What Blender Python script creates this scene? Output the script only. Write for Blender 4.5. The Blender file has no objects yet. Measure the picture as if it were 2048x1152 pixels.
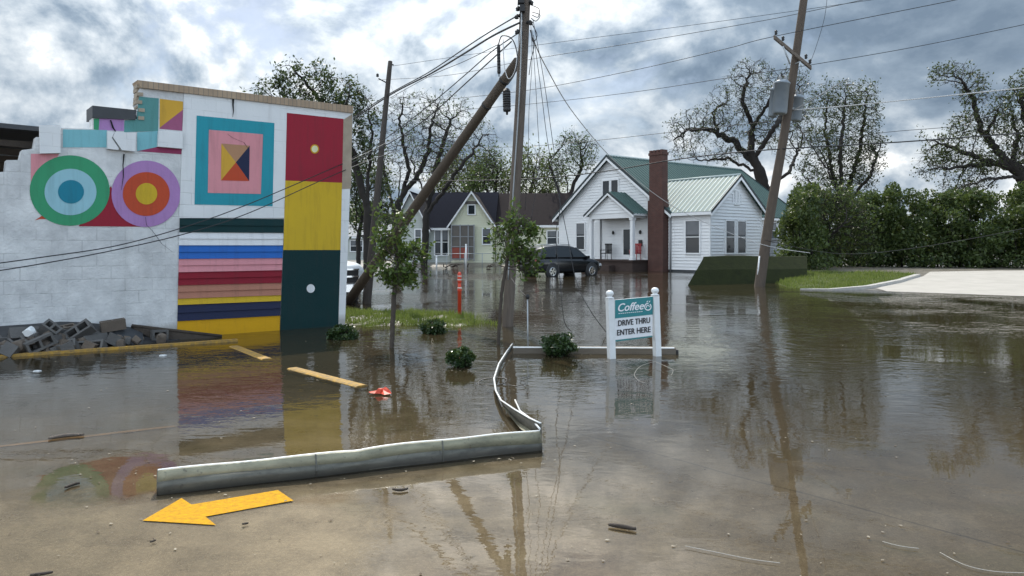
import bpy, bmesh, math, random
import numpy as np
from mathutils import Vector, Matrix
from mathutils.geometry import delaunay_2d_cdt

R = math.radians
scene = bpy.context.scene
COL = scene.collection

# ------------------------------------------------------------------ camera, light, exposure
F = 1490.0; HZ = 494.0; EYE = 1.5
cam_data = bpy.data.cameras.new("camera")
cam = bpy.data.objects.new("camera", cam_data); COL.objects.link(cam)
cam.location = (0, 0, EYE); cam.rotation_euler = (R(90), 0, 0)
cam_data.sensor_width = 36; cam_data.lens = 36 * F / 2048
cam_data.shift_y = -(576 - HZ) / 2048
cam_data.clip_end = 2000; cam_data.clip_start = 0.05
scene.camera = cam

SUN_AZ = -9; SUN_EL = 50          # degrees from +Y towards +X, and above the horizon
world = bpy.data.worlds.new("World"); scene.world = world; world.use_nodes = True
sun_d = bpy.data.lights.new("sun", 'SUN'); sun_d.energy = 3.0; sun_d.angle = R(0.6); sun_d.color = (1, .94, .84)
sun = bpy.data.objects.new("sun", sun_d); COL.objects.link(sun)
sun.rotation_euler = (R(90 - SUN_EL), 0, R(180 - SUN_AZ)); sun.location = (0, 0, 30)
scene.view_settings.view_transform = 'Standard'; scene.view_settings.look = 'None'
scene.view_settings.exposure = 0.5; scene.view_settings.gamma = 1
scene.cycles.max_bounces = 6; scene.cycles.transparent_max_bounces = 12
scene.cycles.sample_clamp_indirect = 6; scene.cycles.caustics_reflective = False; scene.cycles.caustics_refractive = False

class NT:
    def __init__(s, tree): s.t = tree; s.n = tree.nodes; s.l = tree.links
    def new(s, typ, **kw):
        n = s.n.new(typ)
        for k, v in kw.items(): setattr(n, k, v)
        return n
    def link(s, a, b): s.l.new(a, b)
    def math(s, op, a, b=None, c=None, clamp=False):
        n = s.n.new('ShaderNodeMath'); n.operation = op; n.use_clamp = clamp
        for i, x in enumerate((a, b, c)):
            if x is None: continue
            if isinstance(x, (int, float)): n.inputs[i].default_value = x
            else: s.l.new(x, n.inputs[i])
        return n.outputs[0]
    def noise(s, vec, scale, detail=4, rough=.55, dist=0.0):
        n = s.n.new('ShaderNodeTexNoise'); n.inputs['Scale'].default_value = scale
        n.inputs['Detail'].default_value = detail; n.inputs['Roughness'].default_value = rough
        n.inputs['Distortion'].default_value = dist
        if vec is not None: s.l.new(vec, n.inputs['Vector'])
        return n.outputs['Fac']
    def ramp(s, fac, stops):
        n = s.n.new('ShaderNodeValToRGB'); s.l.new(fac, n.inputs[0])
        el = n.color_ramp.elements
        while len(el) < len(stops): el.new(.5)
        for e, (p, c) in zip(el, stops):
            e.position = p; e.color = (c, c, c, 1) if isinstance(c, (int, float)) else (*c, 1)
        return n.outputs[0]
    def rng(s, x, a, b, c=0.0, d=1.0, smooth=False):
        n = s.n.new('ShaderNodeMapRange'); n.clamp = True
        if smooth: n.interpolation_type = 'SMOOTHSTEP'
        s.l.new(x, n.inputs[0])
        for i, v in enumerate((a, b, c, d)): n.inputs[i + 1].default_value = v
        return n.outputs[0]
    def mix(s, fac, a, b, typ='MIX'):
        n = s.n.new('ShaderNodeMix'); n.data_type = 'RGBA'; n.blend_type = typ
        for sock, x in ((n.inputs[0], fac), (n.inputs[6], a), (n.inputs[7], b)):
            if isinstance(x, (int, float)): sock.default_value = x
            elif isinstance(x, tuple): sock.default_value = (*x, 1)
            else: s.l.new(x, sock)
        return n.outputs[2]

def build_world():
    t = NT(world.node_tree); t.n.clear()
    out = t.new('ShaderNodeOutputWorld'); ms = t.new('ShaderNodeMixShader')
    bg1 = t.new('ShaderNodeBackground'); bg2 = t.new('ShaderNodeBackground')
    sky = t.new('ShaderNodeTexSky'); sky.sky_type = 'NISHITA'; sky.sun_disc = False
    sky.sun_elevation = R(SUN_EL); sky.sun_rotation = R(SUN_AZ); sky.air_density = 1.0; sky.dust_density = 1.5
    t.link(sky.outputs[0], bg1.inputs[0]); bg1.inputs[1].default_value = 0.085
    tc = t.new('ShaderNodeTexCoord'); sp = t.new('ShaderNodeSeparateXYZ'); t.link(tc.outputs['Generated'], sp.inputs[0])
    x, y, z = sp.outputs
    cb = t.new('ShaderNodeCombineXYZ'); t.link(x, cb.inputs[0]); t.link(y, cb.inputs[1]); t.link(t.math('MULTIPLY', z, 1.3), cb.inputs[2])
    p = cb.outputs[0]
    mp = t.new('ShaderNodeMapping'); mp.inputs['Location'].default_value = (3.1, 1.7, 0.4); t.link(p, mp.inputs[0])
    mp2 = t.new('ShaderNodeMapping'); mp2.inputs['Location'].default_value = (3.1, 1.7, 0.43); t.link(p, mp2.inputs[0])
    n1 = t.noise(mp.outputs[0], 3.6, 10, .58, .25)
    n1b = t.noise(mp2.outputs[0], 3.6, 10, .58, .25)
    n2 = t.noise(mp.outputs[0], 9.0, 8, .60, .3)
    n3 = t.noise(mp.outputs[0], 1.6, 3, .5, .2)
    # heavier cloud bank towards the right of the view
    side = t.rng(t.math('DIVIDE', x, t.math('MAXIMUM', y, .15)), .08, .40, 0, 1, True)
    cover = t.math('ADD', n1, t.math('MULTIPLY', side, .08))
    mask = t.rng(cover, .38, .50, 0, 1, True)
    hi = t.rng(z, .06, .22, 0, 1, True)
    edge = t.math('MULTIPLY', t.math('SUBTRACT', n1, n1b), 5.0)      # sunlit upper rims of the billows
    bright = t.math('ADD', t.math('MULTIPLY', t.math('SUBTRACT', n2, .5), 1.0), t.math('MULTIPLY', t.math('SUBTRACT', n3, .5), 1.1))
    bright = t.math('MULTIPLY', t.math('ADD', bright, edge), t.math('SUBTRACT', 1.0, t.math('MULTIPLY', t.math('MULTIPLY', side, hi), .5)))
    bright = t.math('ADD', bright, .57)
    bright = t.math('SUBTRACT', bright, t.math('MULTIPLY', t.math('MULTIPLY', side, hi), .42), clamp=True)
    c = t.ramp(bright, [(0.0, (.150, .205, .275)), (.25, (.235, .30, .375)), (.5, (.41, .47, .53)), (.75, (.60, .645, .68)), (1.0, (.96, .96, .95))])
    # unseen sky behind the camera is boosted, added fill for the shaded walls
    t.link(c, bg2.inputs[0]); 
    sd = Vector((math.sin(R(SUN_AZ)) * math.cos(R(SUN_EL)), math.cos(R(SUN_AZ)) * math.cos(R(SUN_EL)), math.sin(R(SUN_EL))))
    dp = t.new('ShaderNodeVectorMath'); dp.operation = 'DOT_PRODUCT'; t.link(tc.outputs['Generated'], dp.inputs[0]); dp.inputs[1].default_value = sd
    glow = t.math('POWER', t.math('MAXIMUM', dp.outputs['Value'], 0.0), 8.0)      # thin cloud glows near the sun
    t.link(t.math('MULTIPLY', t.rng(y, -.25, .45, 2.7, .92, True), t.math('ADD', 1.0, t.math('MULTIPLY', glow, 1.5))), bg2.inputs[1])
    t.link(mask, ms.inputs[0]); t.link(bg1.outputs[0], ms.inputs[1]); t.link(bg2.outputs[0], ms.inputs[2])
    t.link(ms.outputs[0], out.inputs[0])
build_world()

# ------------------------------------------------------------------ pixel helpers (photo pixel + distance -> place)
def P(px, py, Y): return Vector(((px - 1024) / F * Y, Y, EYE + (HZ - py) / F * Y))
def G(px, py, z=0.0):
    Y = (EYE - z) * F / (py - HZ); return Vector(((px - 1024) / F * Y, Y, z))
def smooth(a, b, x):
    t = np.clip((x - a) / (b - a), 0, 1); return t * t * (3 - 2 * t)
def gz(X, Y):
    X = np.asarray(X, float); Y = np.asarray(Y, float)
    z = -0.010 - 0.0105 * (Y - 4.5) - .004 * np.clip(X, -2, 3)
    und = .0035 * np.sin(X * 2.1 + 1.3) * np.sin(Y * 2.7 + .4) + .0025 * np.sin(X * 5.3 - Y * 3.1) + .002 * np.sin(Y * 7.9 + X * 1.7 + 2)
    z = z + und * np.exp(-np.maximum(Y - 4, 0) / 6)
    z = np.minimum(np.maximum(z, -0.32), -.0035)
    d = ((X + 2.9) / 2.3) ** 2 + ((Y - 15.6) / 1.6) ** 2
    z = np.maximum(z, .07 - .10 * d + .025 * np.sin(X * 4.1 + 1) * np.sin(Y * 3.3) + .018 * np.sin(X * 9.7 - Y * 6.1))
    d = ((X + 1.25) / 1.1) ** 2 + ((Y - 14.5) / .55) ** 2
    z = np.maximum(z, .03 - .08 * d + .022 * np.sin(X * 7.3 + Y * 2))
    shore = np.interp(X, [8, 9.2, 10.5, 12.8, 16, 25, 60], [33, 30, 28.3, 25.6, 22.8, 19.5, 15])
    sd = smooth(.325, .372, X / np.maximum(Y, 5))
    bank = np.clip((Y - shore) * .032, -.4, .42) * sd - .4 * (1 - sd)
    z = np.maximum(z, bank)
    z = np.maximum(z, -.3 + .55 * smooth(55, 60, Y))
    return z
def gzf(x, y): return float(gz(x, y))
def GL(px, py):
    z = 0.0
    for _ in range(12):
        q = G(px, py, z); z = .5 * z + .5 * gzf(q.x, q.y)
    return G(px, py, z)

# ------------------------------------------------------------------ mesh builder and scene-graph helpers
class MB:
    def __init__(s): s.v = []; s.f = []; s.m = []; s.sm = []
    def add(s, vs, fs, m=0, sm=False):
        o = len(s.v); s.v += [tuple(v) for v in vs]
        for f in fs: s.f.append([i + o for i in f]); s.m.append(m); s.sm.append(sm)
    def poly(s, pts, m=0): s.add(pts, [list(range(len(pts)))], m)
    def box(s, lo, hi, m=0, mat=None):
        x0, y0, z0 = lo; x1, y1, z1 = hi
        vs = [Vector(q) for q in ((x0, y0, z0), (x1, y0, z0), (x1, y1, z0), (x0, y1, z0), (x0, y0, z1), (x1, y0, z1), (x1, y1, z1), (x0, y1, z1))]
        if mat is not None: vs = [mat @ q for q in vs]
        s.add(vs, [(0, 3, 2, 1), (4, 5, 6, 7), (0, 1, 5, 4), (1, 2, 6, 5), (2, 3, 7, 6), (3, 0, 4, 7)], m)
    def prism(s, pts, vec, m=0):
        n = len(pts); vec = Vector(vec); a = [Vector(q) for q in pts]; b = [q + vec for q in a]
        fs = [list(range(n)), list(range(2 * n - 1, n - 1, -1))] + [(i, i + n, (i + 1) % n + n, (i + 1) % n) for i in range(n)]
        s.add(a + b, fs, m)
    def tube(s, path, r, n=8, m=0, cap=True, sm=True):
        path = [Vector(q) for q in path]; k = len(path)
        if not hasattr(r, '__len__'): r = [r] * k
        vs = []; up = None
        for i, q in enumerate(path):
            d = (path[min(i + 1, k - 1)] - path[max(i - 1, 0)])
            if d.length < 1e-9: d = Vector((0, 0, 1))
            d.normalize()
            if up is None: up = Vector((1, 0, 0)) if abs(d.x) < .8 else Vector((0, 1, 0))
            a = (up - d * up.dot(d)); a = a.normalized() if a.length > 1e-6 else d.orthogonal().normalized()
            b = d.cross(a); up = a
            for j in range(n):
                t = 2 * math.pi * j / n; vs.append(q + (a * math.cos(t) + b * math.sin(t)) * r[i])
        fs = []
        for i in range(k - 1):
            for j in range(n):
                fs.append((i * n + j, i * n + (j + 1) % n, (i + 1) * n + (j + 1) % n, (i + 1) * n + j))
        s.add(vs, fs, m, sm)
        if cap:
            o = len(s.v) - len(vs)
            s.f.append([o + j for j in range(n - 1, -1, -1)]); s.m.append(m); s.sm.append(False)
            s.f.append([o + (k - 1) * n + j for j in range(n)]); s.m.append(m); s.sm.append(False)
    def lathe(s, c, prof, n=12, m=0, axis=None):
        c = Vector(c); vs = []
        q = Vector((0, 0, 1)).rotation_difference(Vector(axis)) if axis is not None else None
        for (r, z) in prof:
            for j in range(n):
                t = 2 * math.pi * j / n; w = Vector((r * math.cos(t), r * math.sin(t), z))
                if q: w = q @ w
                vs.append(c + w)
        fs = []
        for i in range(len(prof) - 1):
            for j in range(n): fs.append((i * n + j, i * n + (j + 1) % n, (i + 1) * n + (j + 1) % n, (i + 1) * n + j))
        s.add(vs, fs, m, True)
        o = len(s.v) - len(vs)
        s.f.append([o + j for j in range(n - 1, -1, -1)]); s.m.append(m); s.sm.append(False)
        s.f.append([o + (len(prof) - 1) * n + j for j in range(n)]); s.m.append(m); s.sm.append(False)
    def mesh(s, name, mats, inv=None):
        me = bpy.data.meshes.new(name)
        vs = s.v if inv is None else [tuple(inv @ Vector(q)) for q in s.v]
        me.from_pydata(vs, [], s.f)
        for m in mats: me.materials.append(m)
        me.polygons.foreach_set('material_index', s.m); me.polygons.foreach_set('use_smooth', s.sm)
        bm = bmesh.new(); bm.from_mesh(me)
        big = [f for f in bm.faces if len(f.verts) > 4]
        if big: bmesh.ops.triangulate(bm, faces=big)
        bmesh.ops.recalc_face_normals(bm, faces=bm.faces); bm.to_mesh(me); bm.free()
        return me

WM = {}
def props(o, label=None, cat=None, group=None, kind=None):
    if label: o['label'] = label
    if cat: o['category'] = cat
    if group: o['group'] = group
    if kind: o['kind'] = kind
def thing(name, label, cat, loc=(0, 0, 0), rotz=0.0, group=None):
    o = bpy.data.objects.new(name, None); COL.objects.link(o)
    o.location = loc; o.rotation_euler = (0, 0, rotz); o.empty_display_size = .2
    props(o, label, cat, group)
    WM[o.name] = Matrix.Translation(loc) @ Matrix.Rotation(rotz, 4, 'Z'); return o
def part(name, mb, mats, parent, local=False, label=None):
    if not isinstance(mats, (list, tuple)): mats = [mats]
    M = WM[parent.name]
    o = bpy.data.objects.new(name, mb.mesh(name, mats, None if local else M.inverted())); COL.objects.link(o)
    o.parent = parent; WM[o.name] = M; props(o, label); return o
def single(name, mb, mats, loc, label=None, cat=None, group=None, kind=None):
    if not isinstance(mats, (list, tuple)): mats = [mats]
    M = Matrix.Translation(loc)
    o = bpy.data.objects.new(name, mb.mesh(name, mats, M.inverted())); COL.objects.link(o)
    o.location = loc; WM[o.name] = M; props(o, label, cat, group, kind); return o
def copy_thing(root, loc, rot=None, label=None, scale=None):
    r = root.copy(); COL.objects.link(r); r.location = loc
    if rot is not None: r.rotation_euler = rot
    if scale is not None: r.scale = (scale,) * 3
    if label: r['label'] = label
    for ch in list(root.children):
        c = ch.copy(); COL.objects.link(c); c.parent = r
        for g in list(ch.children):
            d = g.copy(); COL.objects.link(d); d.parent = c
    return r

# ------------------------------------------------------------------ materials
def mat(name, col, rough=.7, vary=0.0, vscale=6.0, col2=None, bump=0.0, bscale=30.0, metal=0.0, spec=.5, stretch=None, vdetail=5):
    m = bpy.data.materials.new(name); m.use_nodes = True; t = NT(m.node_tree)
    b = t.n['Principled BSDF']; b.inputs['Roughness'].default_value = rough; b.inputs['Metallic'].default_value = metal
    b.inputs['Specular IOR Level'].default_value = spec; b.inputs['Base Color'].default_value = (*col, 1)
    if vary or bump:
        tc = t.new('ShaderNodeTexCoord'); vec = tc.outputs['Object']
        if stretch:
            mp = t.new('ShaderNodeMapping'); mp.inputs['Scale'].default_value = stretch; t.link(vec, mp.inputs[0]); vec = mp.outputs[0]
        if vary:
            n = t.noise(vec, vscale, vdetail, .6)
            c2 = col2 or tuple(c * .45 for c in col)
            f = t.rng(n, .5 - .22, .5 + .22, 0, vary)
            t.link(t.mix(f, col, c2), b.inputs['Base Color'])
        if bump:
            bp = t.new('ShaderNodeBump'); bp.inputs['Strength'].default_value = bump; bp.inputs['Distance'].default_value = .02
            t.link(t.noise(vec, bscale, 4, .6), bp.inputs['Height']); t.link(bp.outputs[0], b.inputs['Normal'])
    return m
def leaf_mat(name, c1, c2, trans=.35, rough=.45):
    m = bpy.data.materials.new(name); m.use_nodes = True; t = NT(m.node_tree)
    b = t.n['Principled BSDF']; b.inputs['Roughness'].default_value = rough; b.inputs['Specular IOR Level'].default_value = .35
    ge = t.new('ShaderNodeNewGeometry'); c = t.mix(ge.outputs['Random Per Island'], c1, c2)
    t.link(c, b.inputs['Base Color'])
    tr = t.new('ShaderNodeBsdfTranslucent'); t.link(t.mix(.5, c, (.12, .16, .03)), tr.inputs[0])
    ms = t.new('ShaderNodeMixShader'); ms.inputs[0].default_value = trans
    t.link(b.outputs[0], ms.inputs[1]); t.link(tr.outputs[0], ms.inputs[2]); t.link(ms.outputs[0], t.n['Material Output'].inputs[0])
    return m
def coursed(m, amt=.10):
    t = NT(m.node_tree); b = t.n['Principled BSDF']; tc = t.new('ShaderNodeTexCoord'); sp = t.new('ShaderNodeSeparateXYZ'); t.link(tc.outputs['Object'], sp.inputs[0])
    cb = t.new('ShaderNodeCombineXYZ'); t.link(t.math('ADD', t.math('MULTIPLY', sp.outputs[0], .775), t.math('MULTIPLY', sp.outputs[1], .632)), cb.inputs[0]); t.link(sp.outputs[2], cb.inputs[1])
    br = t.new('ShaderNodeTexBrick'); t.link(cb.outputs[0], br.inputs['Vector']); br.inputs['Scale'].default_value = 1; br.inputs['Brick Width'].default_value = .40; br.inputs['Row Height'].default_value = .20; br.inputs['Mortar Size'].default_value = .008; br.inputs['Mortar Smooth'].default_value = .6
    brk = t.noise(tc.outputs['Object'], 1.7, 4, .6); j = t.math('MULTIPLY', br.outputs['Fac'], t.rng(brk, .42, .62))
    src = b.inputs['Base Color'].links[0].from_socket; c = t.mix(t.math('MULTIPLY', j, amt * 2.2), src, (.20, .20, .20))
    damp = t.rng(t.math('ADD', sp.outputs[2], t.math('MULTIPLY', t.math('SUBTRACT', brk, .5), .35)), .10, .22, .55, 0)
    mp = t.new('ShaderNodeMapping'); mp.inputs['Scale'].default_value = (4, 4, .35); t.link(tc.outputs['Object'], mp.inputs[0]); dr = t.noise(mp.outputs[0], 1.5, 6, .6)
    c = t.mix(t.rng(dr, .55, .80, 0, .35), c, (.30, .29, .27)); c = t.mix(damp, c, (.17, .14, .10)); t.link(c, b.inputs['Base Color'])
    old = b.inputs['Normal'].links[0].from_socket if b.inputs['Normal'].links else None
    bp = t.new('ShaderNodeBump'); bp.invert = True; bp.inputs['Strength'].default_value = .5; bp.inputs['Distance'].default_value = .008; t.link(j, bp.inputs['Height'])
    if old: t.link(old, bp.inputs['Normal'])
    t.link(bp.outputs[0], b.inputs['Normal']); return m
def brick_mat(name, c1, c2, mortar, bw=.22, bh=.07, swap=False, bump=.4):
    m = bpy.data.materials.new(name); m.use_nodes = True; t = NT(m.node_tree); b = t.n['Principled BSDF']; b.inputs['Roughness'].default_value = .85
    tc = t.new('ShaderNodeTexCoord'); sp = t.new('ShaderNodeSeparateXYZ'); t.link(tc.outputs['Object'], sp.inputs[0])
    cb = t.new('ShaderNodeCombineXYZ'); t.link(t.math('ADD', sp.outputs[0], sp.outputs[1]), cb.inputs[0]); t.link(sp.outputs[2], cb.inputs[1])
    br = t.new('ShaderNodeTexBrick'); t.link(cb.outputs[0], br.inputs['Vector'])
    br.inputs['Color1'].default_value = (*c1, 1); br.inputs['Color2'].default_value = (*c2, 1); br.inputs['Mortar'].default_value = (*mortar, 1)
    br.inputs['Scale'].default_value = 1; br.inputs['Brick Width'].default_value = bw; br.inputs['Row Height'].default_value = bh; br.inputs['Mortar Size'].default_value = .008
    n = t.noise(tc.outputs['Object'], 3, 5)
    t.link(t.mix(t.rng(n, .35, .7, 0, .45), br.outputs[0], tuple(x * .5 for x in c1)), b.inputs['Base Color'])
    bp = t.new('ShaderNodeBump'); bp.inputs['Strength'].default_value = bump; bp.inputs['Distance'].default_value = .01; bp.invert = True
    t.link(br.outputs['Fac'], bp.inputs['Height']); t.link(bp.outputs[0], b.inputs['Normal'])
    return m
def glass_mat(name, col=(.02, .025, .03)):
    m = mat(name, col, .06, spec=.28); return m

def ground_mat():
    m = bpy.data.materials.new("wet concrete lot"); m.use_nodes = True; t = NT(m.node_tree); b = t.n['Principled BSDF']
    tc = t.new('ShaderNodeTexCoord'); v = tc.outputs['Object']; sp = t.new('ShaderNodeSeparateXYZ'); t.link(v, sp.inputs[0])
    big = t.noise(v, .55, 5, .6); mid = t.noise(v, 3.0, 6, .65); fine = t.noise(v, 45, 4, .7); grit = t.noise(v, 160, 2, .6)
    c = t.mix(t.rng(big, .35, .65), (.185, .160, .130), (.130, .115, .096))
    c = t.mix(t.rng(mid, .40, .72, 0, .55), c, (.245, .220, .182))
    c = t.mix(t.rng(fine, .40, .70, 0, .65), c, (.065, .055, .043))
    c = t.mix(t.rng(grit, .56, .68, 0, .7), c, (.36, .33, .28))
    c = t.mix(t.rng(t.noise(v, 9, 7, .7), .54, .68, 0, .5), c, (.085, .074, .058))
    # greenish film
    gr = t.noise(v, 1.3, 3, .5); c = t.mix(t.rng(gr, .56, .70, 0, .35), c, (.10, .11, .055))
    # slab joint
    a = G(1400, 925); e = G(2048, 1100); dv = (e - a).normalized(); nx, ny = -dv.y, dv.x
    j = t.math('ABSOLUTE', t.math('ADD', t.math('ADD', t.math('MULTIPLY', sp.outputs[0], nx), t.math('MULTIPLY', sp.outputs[1], ny)), -(a.x * nx + a.y * ny)))
    j = t.math('ADD', j, t.math('MULTIPLY', t.math('SUBTRACT', mid, .5), .015))
    c = t.mix(t.rng(j, .004, .013, .8, 0), c, (.035, .028, .02))
    t.link(c, b.inputs['Base Color'])
    t.link(t.rng(mid, .3, .7, .22, .5), b.inputs['Roughness'])
    bp = t.new('ShaderNodeBump'); bp.inputs['Strength'].default_value = .25; bp.inputs['Distance'].default_value = .004
    t.link(t.math('ADD', fine, t.math('MULTIPLY', grit, .5)), bp.inputs['Height']); t.link(bp.outputs[0], b.inputs['Normal'])
    return m
def water_mat():
    m = bpy.data.materials.new("muddy flood water"); m.use_nodes = True; t = NT(m.node_tree); t.n.remove(t.n['Principled BSDF'])
    tc = t.new('ShaderNodeTexCoord'); v = tc.outputs['Object']; sp = t.new('ShaderNodeSeparateXYZ'); t.link(v, sp.inputs[0])
    ym = sp.outputs[1]
    mp = t.new('ShaderNodeMapping'); mp.inputs['Scale'].default_value = (1, 1.7, 1); mp.inputs['Rotation'].default_value = (0, 0, R(12)); t.link(v, mp.inputs[0])
    n1 = t.noise(mp.outputs[0], 2.6, 3, .55, .4); n2 = t.noise(mp.outputs[0], 9.0, 2, .5, .2); n3 = t.noise(v, .35, 3, .5, .6)
    gust = t.rng(n3, .36, .66, .25, 1.5)
    far = t.rng(ym, 5.0, 13.0, .10, 1.0)
    def patch(cx, cy, rx, ry):
        dx = t.math('DIVIDE', t.math('SUBTRACT', sp.outputs[0], cx), rx); dy = t.math('DIVIDE', t.math('SUBTRACT', ym, cy), ry)
        return t.rng(t.math('ADD', t.math('MULTIPLY', dx, dx), t.math('MULTIPLY', dy, dy)), .1, 1.0, 1.0, 0.0, True)
    # wind-ruffled patches
    ruff = t.math('ADD', patch(-1.2, 38, 4.0, 5.5), t.math('MULTIPLY', patch(-3.4, 22, 1.8, 3.0), .6))
    gust = t.math('ADD', gust, t.math('MULTIPLY', ruff, 5.0))
    hgt = t.math('MULTIPLY', t.math('ADD', n1, t.math('MULTIPLY', n2, .30)), t.math('MULTIPLY', gust, far))
    bp = t.new('ShaderNodeBump'); bp.inputs['Strength'].default_value = 1.0; bp.inputs['Distance'].default_value = .0095
    t.link(hgt, bp.inputs['Height'])
    gl = t.new('ShaderNodeBsdfGlossy'); gl.inputs['Roughness'].default_value = .015; gl.inputs['Color'].default_value = (1, 1, 1, 1); t.link(bp.outputs[0], gl.inputs['Normal'])
    # the film thins out over rough concrete at the near left: the reflection breaks up there
    nf = t.noise(v, 2.2, 5, .65); ng = t.noise(v, 38, 3, .6)
    film = t.math('MULTIPLY', t.rng(t.math('ADD', ym, t.math('MULTIPLY', t.math('SUBTRACT', nf, .5), 1.1)), 4.70, 4.15, 0, 1, True), t.rng(t.math('ADD', sp.outputs[0], t.math('MULTIPLY', t.math('SUBTRACT', ng, .5), .5)), -.55, -.95, 0, 1, True))
    t.link(t.math('ADD', .015, t.math('MULTIPLY', film, .33)), gl.inputs['Roughness'])
    df = t.new('ShaderNodeBsdfDiffuse')
    nb = t.noise(v, .25, 4, .6)
    t.link(t.mix(nb, (.050, .038, .020), (.034, .027, .015)), df.inputs[0])
    tr = t.new('ShaderNodeBsdfTransparent'); tr.inputs[0].default_value = (.86, .80, .68, 1)
    mud = t.rng(ym, 4.3, 10.0, .08, .95)
    mud = t.math('ADD', mud, t.math('MULTIPLY', t.math('SUBTRACT', nb, .5), .25), clamp=True)
    body = t.new('ShaderNodeMixShader'); t.link(mud, body.inputs[0]); t.link(tr.outputs[0], body.inputs[1]); t.link(df.outputs[0], body.inputs[2])
    fr = t.new('ShaderNodeFresnel'); fr.inputs['IOR'].default_value = 1.34; t.link(bp.outputs[0], fr.inputs['Normal'])
    ms = t.new('ShaderNodeMixShader'); t.link(t.math('MULTIPLY', fr.outputs[0], t.math('SUBTRACT', 1.0, t.math('MULTIPLY', film, .72))), ms.inputs[0]); t.link(body.outputs[0], ms.inputs[1]); t.link(gl.outputs[0], ms.inputs[2])
    t.link(ms.outputs[0], t.n['Material Output'].inputs[0]); return m

M_ground = ground_mat(); M_water = water_mat()
M_stucco = mat("dirty white stucco", (.72, .725, .72), .85, .9, 3.2, (.44, .445, .45), .6, 22, vdetail=9)
M_white = mat("white wall paint", (.72, .73, .73), .6, .30, 2.5, (.52, .53, .55), .15, 25)
coursed(M_stucco, .16); coursed(M_white, .10)
def paint(name, c):
    m = mat("mural paint " + name, c, .8, .30, 3.0, tuple(x * .72 + .015 for x in c), .2, 30, spec=.2); t = NT(m.node_tree); b = t.n['Principled BSDF']
    src = b.inputs['Base Color'].links[0].from_socket; tc = t.new('ShaderNodeTexCoord'); v = tc.outputs['Object']
    mp = t.new('ShaderNodeMapping'); mp.inputs['Scale'].default_value = (5, 5, .5); t.link(v, mp.inputs[0])
    drip = t.noise(mp.outputs[0], 2.2, 6, .65); chip = t.noise(v, 7, 8, .72)
    c1 = t.mix(t.rng(drip, .50, .78, 0, .45), src, tuple(x * .45 + .02 for x in c))
    c1 = t.mix(t.rng(chip, .705, .725, 0, .9), c1, (.50, .49, .47))
    t.link(c1, b.inputs['Base Color']); return m
K = dict(teal=paint('teal', (.10, .27, .26)), gold=paint('gold', (.62, .36, .05)), mauve=paint('mauve', (.33, .10, .19)),
         lilac=paint('lilac', (.40, .22, .46)), green=paint('green', (.05, .30, .15)), ltblue=paint('light blue', (.21, .48, .53)),
         pink=paint('pink', (.66, .28, .31)), dteal=paint('deep teal', (.02, .21, .30)), skyb=paint('pale blue', (.30, .53, .60)),
         red=paint('red', (.30, .022, .04)), orange=paint('orange red', (.50, .075, .032)), yellow=paint('yellow', (.60, .40, .03)),
         turq=paint('turquoise', (.03, .29, .36)), tan=paint('tan', (.42, .23, .13)), navy=paint('navy', (.022, .028, .065)),
         dgreen=paint('dark green', (.006, .032, .034)), blue=paint('blue', (.03, .14, .47)), maroon=paint('maroon', (.24, .016, .03)),
         ochre=paint('ochre', (.62, .33, .012)), cream=paint('cream', (.74, .72, .45)), pwhite=paint('white', (.74, .75, .76)),
         terracotta=paint('terracotta', (.42, .19, .13)), magenta=paint('magenta', (.30, .05, .12)), black=paint('crack black', (.012, .012, .013)))
M_tanbrick = brick_mat("tan coping brick", (.42, .31, .21), (.33, .24, .165), (.20, .17, .14), .11, .5)
M_tanwall = mat("bare tan plaster", (.40, .33, .25), .9, .5, 5, None, .3, 30)
M_dark = mat("black roofing felt", (.018, .018, .02), .55, .5, 5, (.05, .05, .052), .4, 8)
M_roofgrey = mat("grey roof edge", (.042, .046, .052), .6, .5, 4)
M_darkwood = mat("dark broken timber", (.055, .042, .032), .85, .6, 8, None, .5, 20)
M_block = mat("grey concrete block", (.125, .12, .115), .92, .7, 7, (.075, .072, .07), .7, 60)
M_block2 = mat("brownish broken masonry", (.15, .12, .095), .92, .7, 7, (.10, .08, .065), .7, 60)
M_yline = mat("worn yellow paint", (.52, .29, .03), .75, .95, 16, (.14, .105, .065), .5, 60)
M_arrow = mat("yellow arrow paint", (.66, .335, .004), .75, .75, 34, (.30, .155, .02), .3, 90, vdetail=9, spec=.12)
M_faint = mat("faded orange line", (.42, .25, .11), .7, .8, 9, (.2, .15, .1))
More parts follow.
